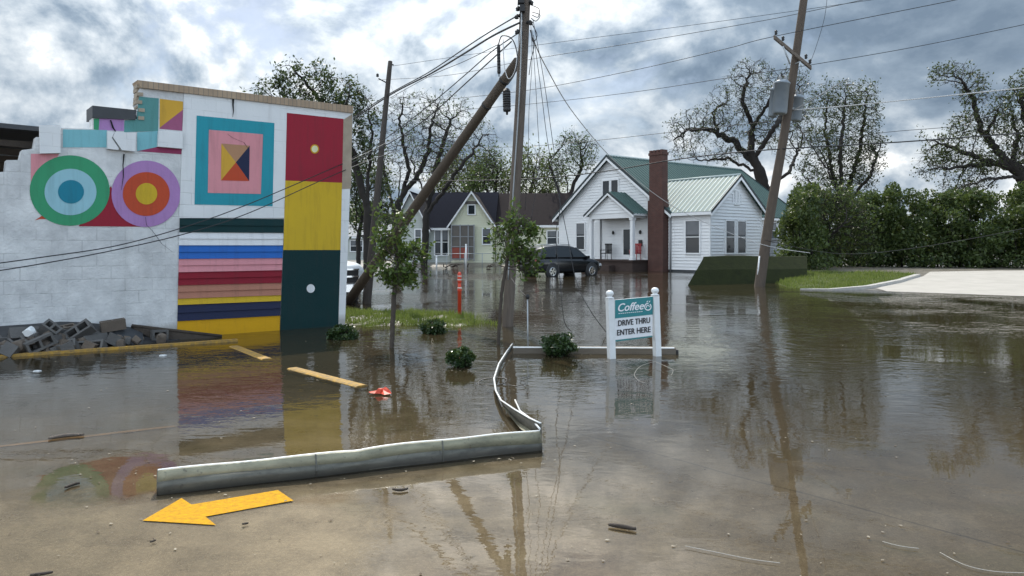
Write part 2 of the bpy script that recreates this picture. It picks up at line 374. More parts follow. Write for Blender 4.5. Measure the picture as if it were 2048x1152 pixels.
def gutter_mat(name, c1, c2, top):
    m = bpy.data.materials.new(name); m.use_nodes = True; t = NT(m.node_tree); b = t.n['Principled BSDF']; b.inputs['Metallic'].default_value = .15
    tc = t.new('ShaderNodeTexCoord'); v = tc.outputs['Object']; sp = t.new('ShaderNodeSeparateXYZ'); t.link(v, sp.inputs[0])
    mp = t.new('ShaderNodeMapping'); mp.inputs['Scale'].default_value = (1, 1, 3); t.link(v, mp.inputs[0])
    n1 = t.noise(mp.outputs[0], 4, 8, .65); n2 = t.noise(v, 26, 5, .65); n3 = t.noise(mp.outputs[0], 1.6, 4, .6)
    c = t.mix(t.rng(n1, .38, .66), c1, c2)
    line = t.math('ADD', sp.outputs[2], t.math('MULTIPLY', t.math('SUBTRACT', n3, .5), -.10))       # dried mud line
    c = t.mix(t.rng(line, top - .03, top + .02, .8, 0), c, (.040, .036, .030))
    c = t.mix(t.rng(n2, .60, .70, 0, .7), c, (.045, .04, .034)); c = t.mix(t.rng(t.math('ADD', n1, t.math('MULTIPLY', n2, .4)), .86, .93, 0, .7), c, (.17, .075, .03))
    t.link(c, b.inputs['Base Color']); t.link(t.rng(n1, .3, .7, .35, .7), b.inputs['Roughness'])
    bp = t.new('ShaderNodeBump'); bp.inputs['Strength'].default_value = .5; bp.inputs['Distance'].default_value = .012
    t.link(t.math('ADD', n3, t.math('MULTIPLY', n2, .12)), bp.inputs['Height']); t.link(bp.outputs[0], b.inputs['Normal']); return m
M_gutter = gutter_mat("weathered gutter metal", (.29, .275, .19), (.165, .16, .115), .035); M_gutlow = gutter_mat("grimy gutter metal", (.13, .125, .10), (.055, .054, .046), .045)
M_gutwhite = mat("white gutter lip", (.78, .79, .78), .4, .3, 9, (.5, .5, .48))
M_beam = mat("grey brown timber beam", (.17, .145, .115), .8, .6, 6, (.11, .09, .07), .4, 30, stretch=(1, 6, 6))
M_pole = mat("weathered pole wood", (.165, .135, .11), .9, .7, 5, (.075, .06, .05), .7, 18, stretch=(5, 5, .35))
M_pole2 = mat("brown pole wood", (.098, .076, .056), .9, .7, 5, (.048, .038, .03), .7, 18, stretch=(5, 5, .35))
M_poleR = mat("reddish pole wood", (.100, .076, .058), .9, .7, 5, (.052, .040, .032), .7, 18, stretch=(5, 5, .35))
M_wire = mat("black cable", (.012, .012, .014), .5)
M_rope = mat("grey cord", (.36, .34, .31), .7)
M_wirew = mat("pale cable", (.50, .50, .50), .5)
M_pole3 = mat("dark pole wood", (.055, .045, .038), .9, .6, 5, (.03, .025, .022), .7, 18, stretch=(5, 5, .35))
M_rubber = mat("black rubber", (.015, .015, .016), .6)
M_tank = mat("blue grey tank paint", (.23, .27, .31), .5, .3, 3)
M_zinc = mat("galvanised steel", (.38, .41, .43), .4, .3, 5, None, 0, 1, metal=.4)
M_signw = mat("white sign post paint", (.74, .76, .77), .5, .3, 9, (.5, .5, .48), .1, 40)
M_signteal = mat("teal sign face", (.012, .20, .22), .45, .2, 8)
M_signface = mat("white sign face", (.76, .77, .79), .45, .15, 8, (.62, .62, .62))
M_black = mat("black lettering", (.01, .01, .014), .5)
M_orange = mat("orange red plastic", (.62, .055, .018), .5, .3, 20, (.4, .05, .03))
M_reflect = mat("white reflective band", (.75, .72, .70), .4)
M_siding = mat("white clapboard", (.80, .81, .82), .6, .3, 1.5, (.66, .67, .68))
M_trim = mat("white trim", (.78, .79, .80), .5)
M_gmetal = mat("green metal roof", (.050, .098, .090), .65, .3, 1.2, (.042, .085, .08), metal=.1)
M_gmetal2 = mat("pale green metal roof rib", (.42, .48, .47), .55)  # pale tone puts the wing roof's reflected highlights into the rib colour
M_gdark = mat("dark green roof edge", (.012, .025, .028), .5)
M_brick = brick_mat("red brown brick", (.105, .04, .03), (.075, .03, .024), (.10, .075, .065))
M_porchb = brick_mat("dark porch brick", (.06, .035, .028), (.045, .026, .022), (.06, .05, .045))
M_blind = mat("drawn blind behind glass", (.13, .14, .155), .25, .4, 2); M_glass = glass_mat("window glass"); M_found = mat("grey foundation", (.10, .11, .12), .9)
M_grey = mat("grey weathered board", (.30, .31, .32), .8, .4, 3)
M_ysiding = mat("pale yellow clapboard", (.66, .66, .50), .65, .3, 1.5, (.56, .56, .44))
M_ysiding2 = mat("pale grey green clapboard", (.50, .53, .50), .65, .3, 1.5)
M_navyroof = mat("slate dark shingles", (.010, .012, .022), .95, .5, 5, (.006, .007, .012), .3, 20, spec=.15)
M_brownroof = mat("brown shingles", (.030, .023, .023), .95, .6, 4, (.018, .014, .015), .3, 20, spec=.15)
M_screen = mat("grey porch screen", (.14, .125, .11), .8, .5, 3, (.09, .08, .075))
M_redpaint = mat("faded red panel", (.30, .07, .05), .8, .5, 4)
M_carblack = mat("black car paint", (.008, .009, .012), .18, spec=.6)
M_truckwhite = mat("white truck paint", (.70, .71, .72), .3)
M_chrome = mat("chrome", (.6, .61, .62), .15, metal=.9)
M_lamp = mat("headlight lens", (.55, .57, .58), .1); M_tail = mat("red tail lens", (.30, .01, .01), .2)
M_bark = mat("dark bark", (.024, .020, .017), .95, .6, 6, (.013, .011, .010), .6, 25, stretch=(3, 3, .6))
M_barkg = mat("grey bark", (.045, .039, .033), .95, .6, 6, (.028, .024, .02), .6, 25)
M_sapbark = mat("sapling bark", (.075, .06, .048), .9, .6, 20, None, .4, 60)
L_dark = leaf_mat("dark leaves", (.022, .040, .016), (.050, .075, .026))
L_oak = leaf_mat("oak leaves", (.024, .038, .016), (.075, .092, .036), .35)
L_mid = leaf_mat("mid green leaves", (.040, .075, .020), (.085, .125, .035))
L_lite = leaf_mat("yellow green leaves", (.065, .090, .026), (.125, .150, .045), .45)
L_hedge = leaf_mat("hedge leaves", (.020, .040, .013), (.095, .130, .040), .40)
L_sap = leaf_mat("sapling leaves", (.045, .085, .018), (.13, .19, .045), .45, .36)
L_shrub = leaf_mat("glossy shrub leaves", (.014, .036, .013), (.05, .085, .028), .22, .28)
L_brown = leaf_mat("browned leaves", (.10, .075, .035), (.16, .12, .05), .3)
L_grass = leaf_mat("grass blades", (.085, .135, .022), (.24, .28, .075), .5)
M_lawn = mat("lawn soil", (.062, .088, .024), .95, .7, 7, (.075, .06, .03), .6, 40)
M_lot = mat("pale concrete paving", (.43, .40, .36), .85, .6, 1.4, (.29, .27, .235), .3, 40)
M_kerb = mat("pale kerb concrete", (.46, .44, .41), .85, .5, 5)
M_slab = mat("olive green slab", (.030, .035, .015), .95, .7, 3, (.018, .021, .012), .8, 14, spec=.08)
M_leafbit = mat("floating bits", (.42, .38, .30), .8, .9, 40, (.10, .07, .04))
M_leafdark = mat("brown leaf bits", (.10, .07, .042), .8, .8, 30)
M_red = mat("red chair", (.30, .02, .025), .5)

# ------------------------------------------------------------------ setting: ground, water, paving, lawn
def grid_axis(segs):
    a = [segs[0][0]]
    for (x0, x1, st) in segs: a += list(np.arange(x0 + st, x1 + 1e-6, st))
    return np.array(a)
def make_ground():
    xs = grid_axis([(-400, -60, 34), (-60, -20, 4), (-20, -8, 1), (-8, 8, .25), (8, 26, .6), (26, 60, 3.4), (60, 400, 34)])
    ys = grid_axis([(-30, 0, 3), (0, 2, .5), (2, 18, .25), (18, 40, .7), (40, 70, 1.5), (70, 900, 50)])
    X, Y = np.meshgrid(xs, ys); Z = gz(X, Y); nx = len(xs); ny = len(ys)
    mb = MB(); mb.v = [tuple(q) for q in np.stack([X.ravel(), Y.ravel(), Z.ravel()], 1)]
    mb.f = [(j * nx + i, j * nx + i + 1, (j + 1) * nx + i + 1, (j + 1) * nx + i) for j in range(ny - 1) for i in range(nx - 1)]
    mb.m = [0] * len(mb.f); mb.sm = [True] * len(mb.f)
    single("ground", mb, M_ground, (0, 0, 0), kind="structure")
make_ground()
w = MB(); w.poly([(-400, -30, 0), (400, -30, 0), (400, 900, 0), (-400, 900, 0)])
single("flood_water", w, M_water, (0, 0, 0), kind="structure")

def draped(name, pts, m, lift, step=.5, seed=1):
    """a sheet with the given outline (x, y) lying on the ground"""
    rng = random.Random(seed); pts = [Vector((p[0], p[1])) for p in pts]
    edge = []
    for a, b in zip(pts, pts[1:] + pts[:1]):
        k = max(1, int((b - a).length / step))
        edge += [a.lerp(b, i / k) for i in range(k)]
    n = len(edge)
    x0 = min(p.x for p in edge); x1 = max(p.x for p in edge); y0 = min(p.y for p in edge); y1 = max(p.y for p in edge)
    inner = []
    yy = y0 + step / 2
    while yy < y1:
        xx = x0 + step / 2
        while xx < x1:
            inner.append(Vector((xx + rng.uniform(-.1, .1) * step, yy + rng.uniform(-.1, .1) * step))); xx += step
        yy += step
    vs, es, fs, *_ = delaunay_2d_cdt(edge + inner, [], [list(range(n))], 1, 1e-5)
    mb = MB(); mb.add([(p.x, p.y, gzf(p.x, p.y) + lift) for p in vs], fs, 0, True)
    return single(name, mb, m, (0, 0, 0), kind="structure")
lawn_px = [(1530, 570), (1580, 580), (1660, 583), (1740, 576), (1800, 564), (1838, 552), (1800, 547), (1640, 545), (1550, 553)]
lawn_pts = [GL(*p) for p in lawn_px]
draped("lawn", lawn_pts, M_lawn, .03, .5)
lot_px = [(1846, 553), (1812, 562), (1752, 577), (1790, 588), (1920, 597), (2048, 604), (2300, 612), (2500, 560), (2200, 541), (1860, 544)]
draped("paved_lot", [GL(*p) for p in lot_px], M_lot, .012, .7)
def strip_sheet(name, a, b, wd, m, lift, **kw):
    d = (b - a); L = d.length; d.normalize(); n = Vector((-d.y, d.x, 0)); k = max(2, int(L / .2)); mb = MB(); vs = []
    for i in range(k + 1):
        c = a + d * (L * i / k)
        for s in (-1, 1):
            q = c + n * s * wd / 2; vs.append((q.x, q.y, gzf(q.x, q.y) + lift))
    mb.add(vs, [(2 * i, 2 * i + 1, 2 * i + 3, 2 * i + 2) for i in range(k)])
    return single(name, mb, m, (0, 0, 0), kind="structure")
strip_sheet("painted_line", G(-120, 905), G(350, 848), .07, M_faint, .005)

def kerb_run(name, pts, wd, h, m):
    mb = MB()
    for a, b in zip(pts, pts[1:]):
        d = (b - a); d.z = 0; d.normalize(); n = Vector((-d.y, d.x, 0)) * wd
        mb.prism([a, b, b + n, a + n], (0, 0, h))
    return single(name, mb, m, (0, 0, 0), kind="structure")
kp = [GL(*p) for p in [(1600, 583.5), (1665, 584), (1742, 577.5), (1802, 565.5), (1841, 553.5)]]
kerb_run("kerb", [Vector((p.x, p.y, p.z - .03)) for p in kp], .22, .14, M_kerb)

# yellow arrow painted on the slab
def arrow():
    px = [(285, 1041), (363, 996), (383, 1009), (556, 980), (587, 1001), (411, 1033), (432, 1050)]
    mb = MB(); mb.poly([G(*p, .0035) for p in px])
    return single("painted_arrow", mb, M_arrow, (0, 0, 0), kind="structure")
arrow()

def yellow_stop(a, b, label):
    d = (b - a).normalized(); n = Vector((-d.y, d.x, 0)); L = (b - a).length
    mb = MB(); prof = [(-.085, -.12), (-.075, .004), (-.05, .014), (.05, .014), (.075, .004), (.085, -.12)]
    pts = [a + n * x + Vector((0, 0, z)) for x, z in prof]; mb.prism(pts, d * L)
    return single("parking_stop", mb, M_yline, tuple(a), label, "parking stop", "yellow parking stops in front of the mural wall")
yellow_stop(G(468, 693), G(534, 719), "short yellow parking stop just out from the painted wall, beside the rubble")
yellow_stop(G(585, 737), G(724, 773), "long yellow parking stop in open water between the dark green panel and the orange scrap")
# yellow kerb in front of the rubble
def ykerb():
    a = G(-200, 729.5); b = G(476, 683); d = (b - a).normalized(); n = Vector((-d.y, d.x, 0))
    mb = MB(); mb.prism([a + Vector((0, 0, -.15)), a + n * .12 + Vector((0, 0, -.15)), a + n * .11 + Vector((0, 0, .035)), a + n * .01 + Vector((0, 0, .035))], b - a)
    single("yellow_kerb", mb, M_yline, (0, 0, 0), kind="structure")
ykerb()

# ------------------------------------------------------------------ the mural building
C_W = G(689, 651); DW = Vector((.775, .632, 0)).normalized(); NW = Vector((DW.y, -DW.x, 0))
def W(px, py, off=0.0):
    ray = Vector(((px - 1024) / F, 1, (HZ - py) / F)); o = Vector((0, 0, EYE))
    k = (off - (o - C_W).dot(NW)) / ray.dot(NW); return o + ray * k
bld = thing("mural_building", "white masonry building with a bright geometric mural and a storm-broken top left corner", "building", tuple(C_W))
def wall_part():
    px = [(688, 690), (706, 224), (281, 174), (275, 186), (280, 195), (273, 206), (278, 216), (271, 226), (275, 238), (185, 236), (185, 258),
          (122, 256), (121, 275), (72, 274), (68, 297), (44, 300), (39, 320), (13, 320), (10, 343), (-6, 345), (-10, 318), (-160, 300), (-160, 770)]
    mb = MB(); mb.prism([W(*p) for p in px], -NW * .28)
    part("wall", mb, M_stucco, bld)
    # smoother white right hand bay, a coat of paint thicker than the rough left one
    mb = MB(); mb.prism([W(*p, .016) for p in [(358.5, 436), (368, 188), (366, 184), (706, 226), (688.5, 690), (676, 690), (568, 690), (568, 436)]], -NW * .016)
    part("painted_bay", mb, M_white, bld)
    mb = MB()
    back = Vector((-NW.x, -NW.y, 0))
    tr = W(706, 226); a = Vector((C_W.x, C_W.y, -.3)) - DW * .02
    mb.prism([a + back * .285, a + back * 11, a + back * 11 + Vector((0, 0, 4.3)), a + back * .285 + Vector((0, 0, 4.3))], -DW * .25)
    b = a + back * 11 - DW * .26
    mb.prism([b, b - DW * 7.6, b - DW * 7.6 + Vector((0, 0, 3.2)), b + Vector((0, 0, 3.2))], -back * .25)
    part("rear_wall", mb, M_white, bld)
wall_part()
def coping():
    mb = MB(); q = [W(*p, .05) for p in [(275, 160), (706.5, 212), (706.5, 226), (281, 175)]]
    mb.prism(q, -NW * .36); part("brick_coping", mb, M_tanbrick, bld)
    mb = MB(); mb.poly([W(*p, .022) for p in [(687, 239), (705, 228), (702, 377), (684, 378)]]); part("bare_patch", mb, M_tanwall, bld)
    rr = random.Random(4); mb = MB()      # jagged masonry at the broken end of the parapet
    for i in range(9):
        y = 168 + i * 8; x = 277 + rr.uniform(-5, 1)
        q = [W(*p, .02 - .05 * (i % 2)) for p in [(x, y), (x + 12, y + 1), (x + 12, y + 8), (x, y + 7)]]; mb.prism(q, -NW * .22)
    part("broken_bricks", mb, M_tanwall, bld)
coping()
def mural():
    names = list(K); idx = {n: i for i, n in enumerate(names)}; mb = MB()
    def pl(c, pts, lv=1): mb.poly([W(*p, .016 + .004 * lv) for p in pts], idx[c])
    def pl0(c, pts, lv=1): mb.poly([W(*p, .004 * lv) for p in pts], idx[c])
    def disc(c, cx, cy, rx, ry, lv, hi=False):
        pts = [(cx + rx * math.cos(a), cy + ry * math.sin(a)) for a in np.linspace(0, 2 * math.pi, 48, endpoint=False)]
        (pl if hi else pl0)(c, pts, lv)
    pl0('teal', [(278, 193), (317.6, 196.7), (316.5, 262), (248, 264.6), (249, 240.7), (273, 239)])
    pl0('gold', [(319.6, 197.4), (366, 203), (366, 219.3), (319, 255.8)]); pl0('mauve', [(366, 219.3), (364.4, 261.6), (319, 257.8), (319, 255.8)])
    pl0('lilac', [(198.8, 237), (248, 238.5), (248, 262), (197.5, 260)]); pl0('green', [(187.5, 237), (198.8, 237), (197.5, 260), (187.5, 259)])
    pl0('ltblue', [(125.8, 258.8), (214, 260), (214, 294.8), (125.8, 294.8)]); pl0('ltblue', [(274.3, 264.6), (315.8, 262), (315.8, 293.6), (274.3, 302.4)])
    pl0('magenta', [(274.3, 302.4), (315.8, 293.6), (363.6, 297.3), (362.9, 308.7)])
    pl0('pink', [(61.6, 307.5), (118, 307.5), (100, 345), (61.6, 372)])
    pl0('red', [(157, 452.5), (222, 372), (232, 400), (292, 453.5)]); pl0('orange', [(69, 441), (86, 430), (94, 438), (80, 438)])
    disc('green', 139.5, 381, 80, 70.5, 2); disc('skyb', 141, 384, 52, 46.5, 3); disc('dteal', 142, 383.5, 26, 23.5, 4)
    disc('lilac', 292, 387.5, 69, 66.5, 3); disc('orange', 292.5, 388, 47, 44, 4); disc('yellow', 293, 387.5, 21.5, 21.5, 5)
    pl('turq', [(393.3, 231), (548.9, 246), (545.3, 412.5), (389, 409)]); pl('pink', [(417.8, 259.4), (526, 268.6), (521.7, 388), (415.6, 385.8)], 2)
    a, b, c, d, e = (442.8, 287), (499.4, 291.4), (498.3, 362), (442, 360.8), (471.7, 324.7)
    pl('tan', [a, b, e], 3); pl('navy', [b, c, e], 3); pl('orange', [c, d, e], 3); pl('gold', [d, a, e], 3)
    pl('red', [(573.9, 225.6), (687, 237.8), (684.2, 365.6), (570.6, 361)]); pl('yellow', [(570.6, 361), (684.2, 365.6), (681, 500), (566.5, 500)])
    pl('dgreen', [(566.5, 500), (681, 500), (675.5, 690), (559, 690)])
    disc('ochre', 629.5, 298, 8.6, 9.2, 2, True); disc('cream', 629.5, 298, 6.2, 6.8, 3, True); disc('pwhite', 621.5, 577, 8.2, 8.6, 2, True)
    part("mural", mb, [K[n] for n in names], bld)
    # painted lap boards of the closed up doorway, two to a stripe
    mb = MB()
    ly = [435.8, 464.2, 490.5, 517.7, 544.5, 570.7, 597.4, 610, 642.4, 700]; ry = [438.2, 465.7, 490.5, 516, 540.3, 565.4, 590.2, 601.8, 631, 684]
    cs = ['dgreen', 'pwhite', 'blue', 'pink', 'maroon', 'terracotta', 'yellow', 'navy', 'ochre']
    lx = lambda y: 359.4 - (y - 435.8) * .0232; rx = lambda y: 568 - (y - 438) * .0377
    for k, c in enumerate(cs):
        nb = 1 if c in ('yellow', 'ochre') else 2
        for h in range(nb):
            l0 = ly[k] + (ly[k + 1] - ly[k]) * h / nb; l1 = ly[k] + (ly[k + 1] - ly[k]) * (h + 1) / nb
            r0 = ry[k] + (ry[k + 1] - ry[k]) * h / nb; r1 = ry[k] + (ry[k + 1] - ry[k]) * (h + 1) / nb
            A = W(lx(l0), l0, .004); B = W(rx(r0), r0, .004); Cc = W(rx(r1), r1, .022); D = W(lx(l1), l1, .022)
            Ci = W(rx(r1), r1, .0); Di = W(lx(l1), l1, .0)
            mb.add([A, B, Cc, D, Ci, Di], [(0, 1, 2, 3), (3, 2, 4, 5)], idx[c])
    part("painted_boards", mb, [K[n] for n in names], bld)
    mb = MB()
    def crack(pts, wds):
        mb = MB()
        for (p, q), w0, w1 in zip(zip(pts, pts[1:]), wds, wds[1:]):
            mb.poly([W(p[0] - w0, p[1], .032), W(p[0] + w0, p[1], .032), W(q[0] + w1, q[1], .032), W(q[0] - w1, q[1], .032)])
        part("crack", mb, K['black'], bld)
    crack([(466.5, 197), (466, 210), (467, 222), (465.5, 234)], [2.2, 1.5, .9, .3])
    crack([(221, 240), (226, 255), (233, 266)], [1.5, 2, 1.0]); crack([(248, 308), (246, 330), (247, 352), (243, 380)], [1.6, 1.1, .9, .3])
    crack([(291, 434), (293, 450), (305, 462), (314, 474), (324, 488), (345, 504)], [.3, .5, .5, .6, .5, .3])
    crack([(455, 268), (466, 276), (488, 285), (497, 298)], [.3, .5, .5, .3])
mural()
def cornice():
    for pts, lab in (([(79.3, 250.3), (121, 250.3), (121, 306), (80, 307)], None), ([(317.6, 261.4), (365.5, 263.4), (365.5, 297.3), (315.8, 293)], None)):
        mb = MB(); mb.prism([W(*p, .075) for p in pts], -NW * .07); part("cornice_block", mb, M_white, bld)
    mb = MB(); mb.prism([W(*p, .07) for p in [(215, 262), (228, 265), (224, 276), (238, 297), (236, 300), (215, 297.3)]], -NW * .065)
    mb.prism([W(*p, .09) for p in [(231, 263), (272, 266), (271, 303), (244, 300), (226, 274)]], -NW * .085)
    part("cornice_block", mb, M_white, bld, label="cornice block split by a crack")
    mb = MB(); mb.prism([W(*p, .03) for p in [(185, 211), (273, 220), (271, 239.5), (185, 235.5)]], -NW * .5); part("roof_edge", mb, M_roofgrey, bld)
    mb = MB()      # collapsed roof deck seen through the broken corner
    z = 3.28; back = -NW; a = Vector((W(-160, 300).x, W(-160, 300).y, 0)); L = (W(185, 300) - W(-160, 300)).dot(DW) - .05
    mb.prism([a + back * .3 + Vector((0, 0, z)), a + DW * L + back * .3 + Vector((0, 0, z - .02)), a + DW * L + back * 9 + Vector((0, 0, z - .05)), a + back * 9 + Vector((0, 0, z - .05))], (0, 0, .07))
    part("roof_deck", mb, M_roofgrey, bld)
    mb = MB()
    for i in range(5):
        o = a + back * (.5 + i * .5) + Vector((0, 0, z - .16 - .07 * i)); mb.prism([o, o + DW * (L - .3), o + DW * (L - .3) + Vector((0, 0, -.12)), o + Vector((0, 0, -.05))], back * .1)
    mb.prism([a + back * 3.5 + Vector((0, 0, 0)), a + back * 3.5 + DW * (L + 4.2), a + back * 3.5 + DW * (L + 4.2) + Vector((0, 0, z - .1)), a + back * 3.5 + Vector((0, 0, z - .1))], back * .1)
    part("roof_joist", mb, M_darkwood, bld)
cornice()

# ------------------------------------------------------------------ rubble at the wall's foot
def block_mesh(l=.40, w=.20, h=.20, m=0, jag=0.0, rng=None):
    mb = MB(); x, y, z = l / 2, w / 2, h / 2; t = .032
    xs = [-x, -x + t, -t / 2, t / 2, x - t, x]; ys = [-y, -y + t, y - t, y]
    def jz(zv): return zv
    for zz, flip in ((z, 0), (-z, 1)):
        for i in range(5):
            for j in range(3):
                if i in (1, 3) and j == 1: continue
                mb.poly([(xs[i], ys[j], zz), (xs[i + 1], ys[j], zz), (xs[i + 1], ys[j + 1], zz), (xs[i], ys[j + 1], zz)])
    def wall(a, b): mb.poly([(*a, -z), (*b, -z), (*b, z), (*a, z)])
    for a, b in (((-x, -y), (x, -y)), ((x, -y), (x, y)), ((x, y), (-x, y)), ((-x, y), (-x, -y))): wall(a, b)
    for i in (1, 3):
        p = [(xs[i], ys[1]), (xs[i + 1], ys[1]), (xs[i + 1], ys[2]), (xs[i], ys[2])]
        for k in range(4): wall(p[k], p[(k + 1) % 4])
    return mb
def chunk_mesh(s, rng):
    bm = bmesh.new(); bmesh.ops.create_icosphere(bm, subdivisions=2, radius=1)
    for v in bm.verts:
        v.co.x = max(-.72, min(.72, v.co.x * rng.uniform(.8, 1.15))); v.co.y = max(-.65, min(.65, v.co.y * rng.uniform(.8, 1.15))); v.co.z = max(-.55, min(.6, v.co.z * rng.uniform(.8, 1.1)))
    mb = MB(); mb.add([v.co * s for v in bm.verts], [[v.index for v in f.verts] for f in bm.faces]); bm.free(); return mb
def rubble():
    rng = random.Random(7)
    grp = "broken masonry heaped at the foot of the mural wall"
    protos = []
    for l, w, h, m in ((.36, .17, .18, M_block), (.24, .16, .17, M_block), (.34, .12, .16, M_block2)):
        me = block_mesh(l, w, h).mesh("concrete_block", [m]); protos.append(me)
    chunks = [chunk_mesh(.11, rng).mesh("masonry_chunk", [M_block2]), chunk_mesh(.085, rng).mesh("masonry_chunk", [M_block])]
    spots = []
    for i in range(26):
        x = rng.uniform(-30, 250); lift = max(0, 1 - abs(x - 105) / 130); row = i % 3
        spots.append((x, 706 - x * .055 - row * 12, row, lift))
    for (px, py, row, lift) in spots:
        q = W(px, py, .25 + .22 * (2 - row)); q.z = .03 + row * .062 * (.6 + lift) + rng.uniform(-.02, .05)
        o = bpy.data.objects.new("concrete_block", rng.choice(protos)); COL.objects.link(o); o.location = q
        o.rotation_euler = (rng.uniform(-.7, .7) + rng.choice((0, 1.57)), rng.uniform(-.5, .5), rng.uniform(0, 3.1))
        props(o, "loose hollow concrete block jumbled in the rubble heap under the painted circles", "concrete block", grp)
    for i in range(60):
        px = rng.uniform(-30, 340); q = W(px, 690, .15 + rng.random() * .55); q.z = .03 + rng.random() * .10 * (1 if px < 230 else .5)
        o = bpy.data.objects.new("masonry_chunk", rng.choice(chunks)); COL.objects.link(o); o.location = q
        o.rotation_euler = (rng.uniform(0, 3), rng.uniform(0, 3), rng.uniform(0, 3)); s = rng.uniform(.3, 1.1); o.scale = (s, s, s)
        props(o, "rough broken lump of masonry lying among the concrete blocks by the mural wall", "rubble lump", grp)
    def set_block(px, py, off, z, rot, label, me=None):
        q = W(px, py, off); q.z = z; o = bpy.data.objects.new("concrete_block", me or protos[0]); COL.objects.link(o); o.location = q; o.rotation_euler = rot
        props(o, label, "concrete block", grp)
    set_block(78, 690, .72, .14, (1.5, -.38, .9), "tilted concrete block with two hollow cores facing out, at the rubble heap's front")
    set_block(100, 665, .45, .30, (.6, .7, .3), "topmost block of the rubble heap, standing on its corner against the white wall", protos[1])
    set_block(160, 668, .45, .24, (.9, -.6, .4), "block leaning right of the heap's peak, half on the black roofing felt", protos[0])
    set_block(226, 656, .32, .30, (.1, -.12, .67), "brownish block perched alone on the fold of black roofing felt", protos[2])
    set_block(318, 678, .30, .10, (1.57, .05, .72), "upright block with dark open cores at the right end of the rubble", protos[1])
    # white plaster scrap
    mb = chunk_mesh(.1, rng); o = bpy.data.objects.new("plaster_scrap", mb.mesh("plaster_scrap", [M_signw])); COL.objects.link(o)
    o.location = W(59, 664, .55); o.rotation_euler = (.3, .9, .2); o.scale = (.8, .8, 1.1)
    props(o, "bright white scrap of plaster sitting on top of the rubble heap", "plaster scrap")
    def felt(name, top, label, bottom_off, thick=.02, m=M_dark):
        mb = MB(); n = len(top); vs = []
        for (px, py, off) in top:
            q = W(px, py, off); vs.append(q); b = q + NW * bottom_off; b.z = max(0.0, q.z - .16); vs.append(b); c = b + NW * .25; c.z = -.04; vs.append(c)
        mb.add(vs, [(3 * i + k, 3 * i + 3 + k, 3 * i + 4 + k, 3 * i + 1 + k) for i in range(n - 1) for k in (0, 1)])
        o = single(name, mb, m, tuple(W(top[0][0], 700, 0)), label, "roofing felt"); md = o.modifiers.new("thickness", 'SOLIDIFY'); md.thickness = thick
    felt("roofing_felt", [(-60, 652, .05), (0, 654, .06), (60, 650, .08), (120, 645, .10), (160, 646, .12), (205, 650, .10), (245, 656, .08), (300, 657, .08), (350, 663, .08)], "black roofing felt draped along the wall base behind the rubble", .18)
    mb = MB(); a = W(262, 651, .16); b = W(442, 672, .34)
    d = (b - a).normalized(); mb.prism([a, a + Vector((0, 0, -.03)), W(300, 676, .22), W(360, 683, .30), b + Vector((0, 0, -.05)), b], NW * .05)
    mb.tube([a + NW * .04, b + NW * .04], .028, 6)
    single("splintered_plank", mb, M_darkwood, tuple(W(350, 690, .2)), "long dark splintered roof plank sloping right onto the yellow stripe", "plank")
    # torn grey metal sheet curling out of the pile
    mb = MB(); vs = []
    for i in range(9):
        t = i / 8; px = 178 + 108 * t
        for k in range(5):
            u = k / 4; q = W(px, 690, .18 + .35 * u); q.z = .05 + .17 * math.sin(math.pi * (.15 + .7 * t)) * (1 - u) + .05 * math.sin(3 * u + 2 * t); vs.append(q)
    mb.add(vs, [(5 * i + k, 5 * i + 5 + k, 5 * i + 6 + k, 5 * i + 1 + k) for i in range(8) for k in range(4)], 0, True)
    single("crumpled_sheet", mb, M_roofgrey, tuple(W(230, 690, .3)), "crumpled grey metal sheet lying at the right of the rubble heap", "metal sheet")
rubble()

